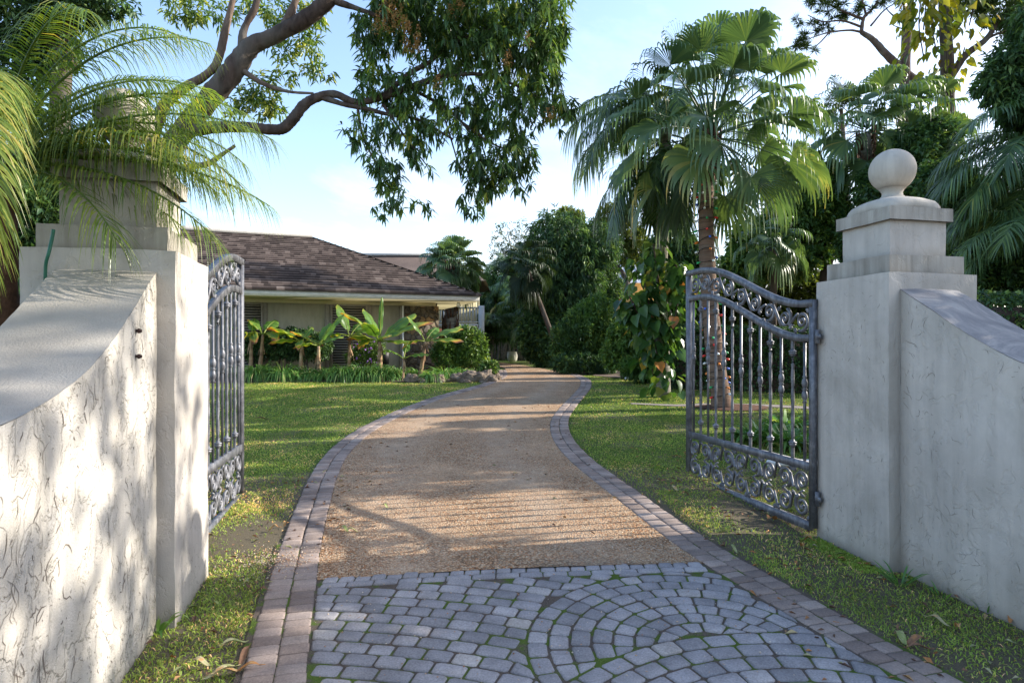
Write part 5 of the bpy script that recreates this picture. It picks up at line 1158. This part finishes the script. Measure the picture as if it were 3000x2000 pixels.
# ---------- left foreground palm ----------
lc=np.array([-2.98,3.74,2.66]); lb=(-3.1,3.85,float(G(-3.1,3.85)))
date_palm('date_palm','bright green date palm arching over the left pillar',lb,lc,
 [(-.02,.50,1.66,1.05,dict(side=-.1)),(.05,.16,1.55,.75),(-.10,.0,1.42,.85,dict(rb=.55)),(-.16,.36,1.6,1.2,dict(rb=.7)),(.12,.80,1.5,1.35),(.25,.3,1.2,.9),(-.30,-.15,1.0,.9),
  (-.92,.62,2.0,2.55,dict(rb=.72,ll=.24)),(-.94,.35,1.7,2.3,dict(rb=.7,ll=.22)),(-1.0,.75,1.5,2.2),(-1.25,.62,1.15,2.2),(-1.6,.5,1.0,2.2),(.45,1.1,1.4,1.5),(.0,1.15,1.5,1.5),(-.6,1.15,1.4,1.7),(.8,.7,1.2,1.3),(1.4,.8,1.2,1.4),(2.2,.9,1.2,1.5),(3.0,.8,1.2,1.5),(3.8,.9,1.2,1.6),(-1.9,.7,1.0,2.0),(.3,.0,1.0,.8),(.1,.6,1.45,1.4),(-.05,.3,1.3,1.05),(.2,.95,1.3,1.6),(.35,.65,1.25,1.3),(-.15,1.25,1.5,1.8),(.6,1.2,1.3,1.5),(.4,.45,1.2,1.0)],'palm',.275,.0085,.09,.30,.8,76,.5)
bush('street_shrub','dark leafy shrub packed behind the left pillar','shrub',[(60,520,60,90),(110,600,45,90),(30,640,50,70),(80,420,60,70),(20,450,60,90),(110,480,50,80)],5.6,1700,7,.10,.04,'dark',.9,.3,.8)
T_('oak','brown trunked tree with small leaves at the upper left edge','tree',[(60,40,90,60),(150,10,80,50),(20,150,70,80),(240,0,60,40),(30,240,60,60),(110,110,70,60)],9,1500,6,.11,.04,'dark',.9,.4,.8,shell=.3,trunk=[([(130,960),(135,600),(140,200),(155,60),(165,-60)],.16,.10),([(158,150),(90,60),(40,-20)],.12,.05)],tm='barkd')

# ---------- mango tree ----------
YM=12.5
mt=thing('mango_tree','large mango tree with thick crooked limb and hanging clumps of leaves','tree',tuple(np.array([Q(262,900,YM)[0],YM,float(G(-7,YM))])))
def limb(nm,path,r0,r1,mat,jit=.07,sides=12):
    mb=MB(); p=smooth_path([Q(a,b_,YM+(c[0] if c else 0)) for a,b_,*c in path],10); n=len(p); rr=np.linspace(r0,r1,n)*(1+.10*np.sin(np.linspace(0,14,n)+random.random()*6)); mb.tube(p,rr,sides,jit=jit); return mb.build(nm,M[mat],mt,True)
limb('trunk',[(262,950),(285,700),(330,480),(372,375)],.38,.26,'bark')
limb('limb',[(365,385),(420,300),(470,240),(530,170),(575,110),(625,85),(700,45),(760,-5),(800,-60)],.235,.115,'bark')
limb('limb',[(400,325),(440,300),(500,292),(560,292),(612,297),(648,296),(672,275),(700,240),(735,222),(770,217),(820,235),(880,222),(940,202),(1000,180),(1060,160)],.13,.05,'bark')
limb('limb',[(372,380),(400,385),(440,383),(480,375),(510,355),(540,335)],.085,.03,'barkl')
limb('limb',[(300,640),(330,420),(372,255),(420,205),(470,175),(500,140),(520,60),(540,-20)],.12,.055,'barkl')
limb('limb',[(555,130),(560,70),(585,20),(600,-40)],.08,.05,'bark')
limb('limb',[(640,80),(668,30),(690,-30)],.09,.06,'barkl')
limb('limb',[(540,150),(600,190),(660,210),(720,215)],.06,.02,'barkl',sides=8)
limb('limb',[(735,222),(790,240),(840,250),(900,265),(960,275),(1040,320)],.06,.02,'bark',sides=8)
for path,r0,r1 in [([(880,222),(940,170),(990,140),(1040,100),(1080,40)],.06,.025),([(940,202),(1010,240),(1060,280),(1100,340),(1110,420)],.04,.012),([(1000,180),(1090,170),(1170,190),(1250,230)],.045,.015),([(820,235),(830,300),(850,350),(880,400),(905,450)],.03,.01),([(880,240),(920,300),(950,340),(980,380)],.03,.01),([(1040,100),(1120,70),(1200,60)],.04,.015),([(760,0),(820,20),(880,40),(940,40)],.07,.02),([(1060,280),(1130,330),(1190,350)],.025,.01),([(1010,240),(1030,300),(1050,370),(1060,420)],.02,.008)]: limb('branch',path,r0,r1,'bark',sides=8)
SP=[(890,50,62,70),(960,40,70,70),(1040,50,80,70),(1120,50,80,80),(1200,60,80,80),(1265,70,38,70),(1010,120,60,50),(1100,140,80,60),(1180,150,70,70),(1250,170,45,60),(1285,230,38,42),(1290,255,30,30),(860,130,36,50),(830,215,28,40),(900,190,50,40),(960,220,60,45),(1060,240,60,45),(1140,250,60,50),(1210,250,45,50),(930,270,50,40),(1000,290,45,40),(1090,300,45,35),(870,290,36,36),(815,315,26,26),(850,340,36,36),(880,380,38,40),(895,430,34,36),(920,465,28,22),(950,330,34,44),(965,385,26,26),(965,465,18,12),(880,480,18,14),(1080,360,34,30),(1130,370,56,52),(1180,360,44,50),(1110,410,50,44),(1160,410,50,40),(1200,330,36,44),(1080,445,26,26),(1095,475,16,12),(1215,400,20,36),(1250,115,40,60),(1000,20,120,40),(1150,-10,140,40),(920,-20,80,40),(1270,20,36,60),(860,80,40,50),(840,170,24,30)]
bl_=blobs_px(SP,YM,.9); pts,nr=sample_blobs(bl_,1650,.35); pts[:,1]+=rng.normal(size=len(pts))*.25
mb=MB(); n=len(pts); k=11; rr=np.clip(.42+rng.normal(size=n)*.22,0,1); Pt=np.repeat(pts,k,0)+rng.normal(size=(n*k,3))*.03
D=rng.normal(size=(n*k,3))*.62+np.repeat(nr,k,0)*.25+np.array([0,0,-.62]); L=.15+.09*rng.random(n*k)
ribbons(mb,Pt,D,L,.042,.35,3,r=np.clip(np.repeat(rr,k)+rng.normal(size=n*k)*.12,0,1),prof=lambda t:[.25,1,.85,.03][int(round(t*3))]); mb.build('crown',M['mango'],mt)
SP2=[(680,70,50,30),(640,110,40,24),(715,110,30,24),(700,160,36,24),(600,205,44,30),(640,180,36,20),(590,245,44,26),(630,258,24,16),(560,230,30,20),(720,30,40,30),(740,165,26,14),(480,30,60,36),(420,20,50,30),(540,255,20,14),(610,20,60,24)]
pts,nr=sample_blobs(blobs_px(SP2,YM+1.0,.9),330,.3); mb=MB(); foliage(mb,pts,nr,8,.17,.045,.5,.7,.72,.2); mb.build('crown',M['mango'],mt)
# flower panicles
for (a,b_,r_,n) in ((890,25,30,16),(915,60,26,14),(880,75,20,9),(950,95,26,10),(1045,35,24,7),(1215,90,14,4),(1170,140,14,4),(1255,285,12,4),(1010,200,10,3),(930,110,16,6)):
    mb=MB(); c=Q(a,b_,YM-.75); s=KQ*YM/F*r_
    for _ in range(max(2,int(n*.6))):
        q=c+rng.normal(size=3)*s*.55; m=60; hgt=rng.random(m); qq=q+np.stack([rng.normal(size=m)*.055*(1.15-hgt),rng.normal(size=m)*.055*(1.15-hgt),hgt*.26],-1); leaves(mb,qq,rv(m)+np.array([0,0,.4]),.035,.016)
    mb.build('blossom',M['blossom'],mt)

# far belt of woodland closing the view
n=5200; a=rng.uniform(-.95,.95,n); d=rng.uniform(58,72,n); x=np.sin(a)*d; y=np.cos(a)*d; top=3.6+1.6*np.sin(a*9)+1.1*np.sin(a*23+1)+.7*np.sin(a*51)
z=.8+top*rng.random(n)**.8; mb=MB(); foliage(mb,np.column_stack([x,y,z]),rv(n)*.5+np.array([0,-.5,.2]),6,.55,.26,.2,.8,.4); tag(mb.build('distant_woods',M['dark']),'distant dark woodland beyond the gardens','woods',kind='stuff')
# ---------- weeds, fallen leaves, small things ----------
def atg(px,py):
    Y=3.
    for _ in range(200): Y=.5*Y+.5*min(80,(1.6-float(G((px-1500)/F*Y,Y)))/((py-1020)/F))
    return (px-1500)/F*Y,Y
def weed(px,py,n,h,w,lab,dr=.45,mat='strap',r=.12):
    x,y=atg(px,py); clump((x,y,float(G(x,y))),r,h,n,w,lab,'weed','strap_weed','strap leaved weeds at the foot of the walls',mat,dr)
weed(462,1850,16,.28,.026,'dark strap leaved weed in the corner of the left pillar and wall',.45)
weed(2638,1712,18,.24,.014,'spiky weed in the corner of the right pillar and wall',.3)
weed(2760,1750,11,.16,.012,'smaller spiky weed along the foot of the right wall',.3)
weed(2890,1790,9,.13,.012,'smallest spiky weed at the foot of the right wall, near the edge',.3)
# moss tufts at the foot of the right pillar
n=2600; mb=MB(); u_=rng.random(n)*.95; s_=rng.random(n); base=RC[None]+Vv[None]*(.72-u_*.9)[:,None]-U[None]*(.03+.20*rng.random(n)[:,None]**1.5)
base=np.where((u_>.8)[:,None],RC[None]+U[None]*(rng.random(n)*.5)[:,None]-Vv[None]*(.03+.12*rng.random(n)[:,None]),base)
ribbons(mb,lift(base[:,0],base[:,1],0.0),np.stack([rng.normal(size=n)*.6,rng.normal(size=n)*.6,np.ones(n)],-1),.02+.03*rng.random(n),.012,.4,2,r=.3+.3*rng.random(n)); tag(mb.build('moss',M['grass']),'bright moss and clover at the foot of the right pillar','moss',kind='stuff')
def dry_leaf(px,py,L,W,rv_,lab,grp='fallen leaves on the verge and drive',lift_=.03,name='fallen_leaf'):
    x,y=atg(px,py); az=random.random()*6.28; mb=MB(); m=9; q=np.linspace(0,1,m); L*=.85; W*=.68; d=np.array([math.cos(az),math.sin(az),0.]); S=np.array([-d[1],d[0],0]); z=float(G(x,y))+lift_
    c=np.array([x,y,z])+d*((q-.5)*L)[:,None]+np.array([0,0,1.])*(.10*L*(2*q-1)**2+.02*np.sin(q*5))[:,None]; wp=W*.5*np.sin(np.clip(q*.94+.05,0,1)*PI)**.8
    rows=[c+S*(wp*s)[:,None]+np.array([0,0,1.])*(wp*abs(s)*.55)[:,None] for s in (-1,-.5,0,.5,1)]; mb.grid(np.array(rows),np.clip(rv_+rng.normal(size=(5,m))*.06,0,1)); mb.tube([c[0]-d*.03,c[0]],[.0015,.0025],5,r=rv_)
    tag(mb.build(name,M['dry'],org=np.array([x,y,z]),smooth=True),lab,'fallen leaf',grp)
FL=[(715,1940,.20,.05,.25,'long curled brown leaf across the left edging bricks'),(690,1900,.17,.06,.95,'greenish leaf standing beside the left edging'),(670,1985,.16,.06,.80,'pale leaf at the bottom left of the paving'),(720,1975,.15,.05,.70,'orange leaf curling up at the bottom left'),(640,1990,.18,.06,.9,'broad green leaf at the very bottom left'),(590,1960,.12,.06,.85,'yellow dry leaf in the left verge grass'),(735,1715,.14,.04,.95,'long yellow green leaf by the gravel spill'),
 (760,1745,.12,.05,.2,'dark brown leaf beside the gravel spill'),(800,1557,.09,.07,.72,'bright orange leaf on the bare left verge'),(835,1545,.06,.05,.72,'small orange leaf touching the left edging'),(1010,1560,.13,.05,1.0,'green and brown leaf pair lying on the lit gravel'),(1035,1565,.12,.05,.95,'second green leaf on the lit gravel'),(1130,1492,.10,.04,1.0,'little green leaf alone on the gravel'),(770,1232,.28,.10,.3,'curled red brown leaf on the sunny lawn'),
 (1975,1440,.15,.06,.82,'pale curled leaf under the free end of the open gate'),(2010,1455,.12,.05,.5,'brown leaf below the free end of the open gate'),(1930,1480,.14,.04,.8,'long tan leaf at the edge of the right bricks'),(2090,1500,.10,.05,.6,'tan leaf on bare earth before the open gate'),(2262,1530,.15,.13,.6,'broad rust red leaf on the dark earth below the gate'),(2150,1620,.17,.04,.98,'long green pod like leaf at the corner of the pavers'),(2200,1567,.11,.04,.9,'light green leaf on the dark earth'),
 (2640,1885,.16,.06,1.0,'green broad leaf beside the paving at bottom right'),(2680,1895,.16,.07,.45,'brown curled leaf touching the green broad leaf'),(2750,1834,.14,.06,.84,'white grey dry leaf on the right verge'),(2805,1848,.07,.05,.75,'small yellow leaf beside the white grey one'),(2960,1826,.13,.04,.6,'orange brown leaf at the foot of the right wall'),(2700,1915,.2,.05,.3,'long dark brown leaf along the right edging'),(2365,1590,.10,.06,.62,'red leaf against the right pillar'),(2350,1608,.09,.05,.6,'second red leaf against the right pillar')]
for a in FL: dry_leaf(*a)
# leaf litter and twigs
n=900; x=np.concatenate([rng.uniform(-2.9,-1.5,260),rng.uniform(1.5,3.4,420),rng.uniform(-2,1.5,220)]); y=np.concatenate([rng.uniform(2.2,7.5,260),rng.uniform(2.6,9,420),rng.uniform(5,14,220)])
k=~in_walls(x,y); x,y=x[k],y[k]; n=len(x); mb=MB(); leaves(mb,lift(x,y,.026),np.stack([rng.normal(size=n),rng.normal(size=n),rng.normal(size=n)*.18],-1),.03+.05*rng.random(n),.008+.02*rng.random(n),.5,up=np.array([0,0,1.])+rng.normal(size=(n,3))*.3); tag(mb.build('leaf_litter',M['dry']),'small dry leaf litter and twigs scattered on verge and gravel','leaf litter',kind='stuff')
# green hose hanging on the left pillar
mb=MB(); mb.tube(smooth_path([P(157,672,3.52),P(152,700,3.52),P(143,740,3.50),P(134,775,3.52),P(132,830,3.54),P(128,900,3.6)],6),.009,8); tag(mb.build('green_hose',M['hose'],smooth=True),'thin green hose hanging down the left pillar','hose')
# small white ground light by the shrub bed
x,y=3.55,20.0; mb=MB(); mb.lathe([(.001,0),(.07,0),(.08,.05),(.05,.12),(.001,.14)],(x,y,float(G(x,y))+.01),14); tag(mb.build('garden_lamp',M['white'],smooth=True),'small white garden lamp at the edge of the right lawn','garden light')
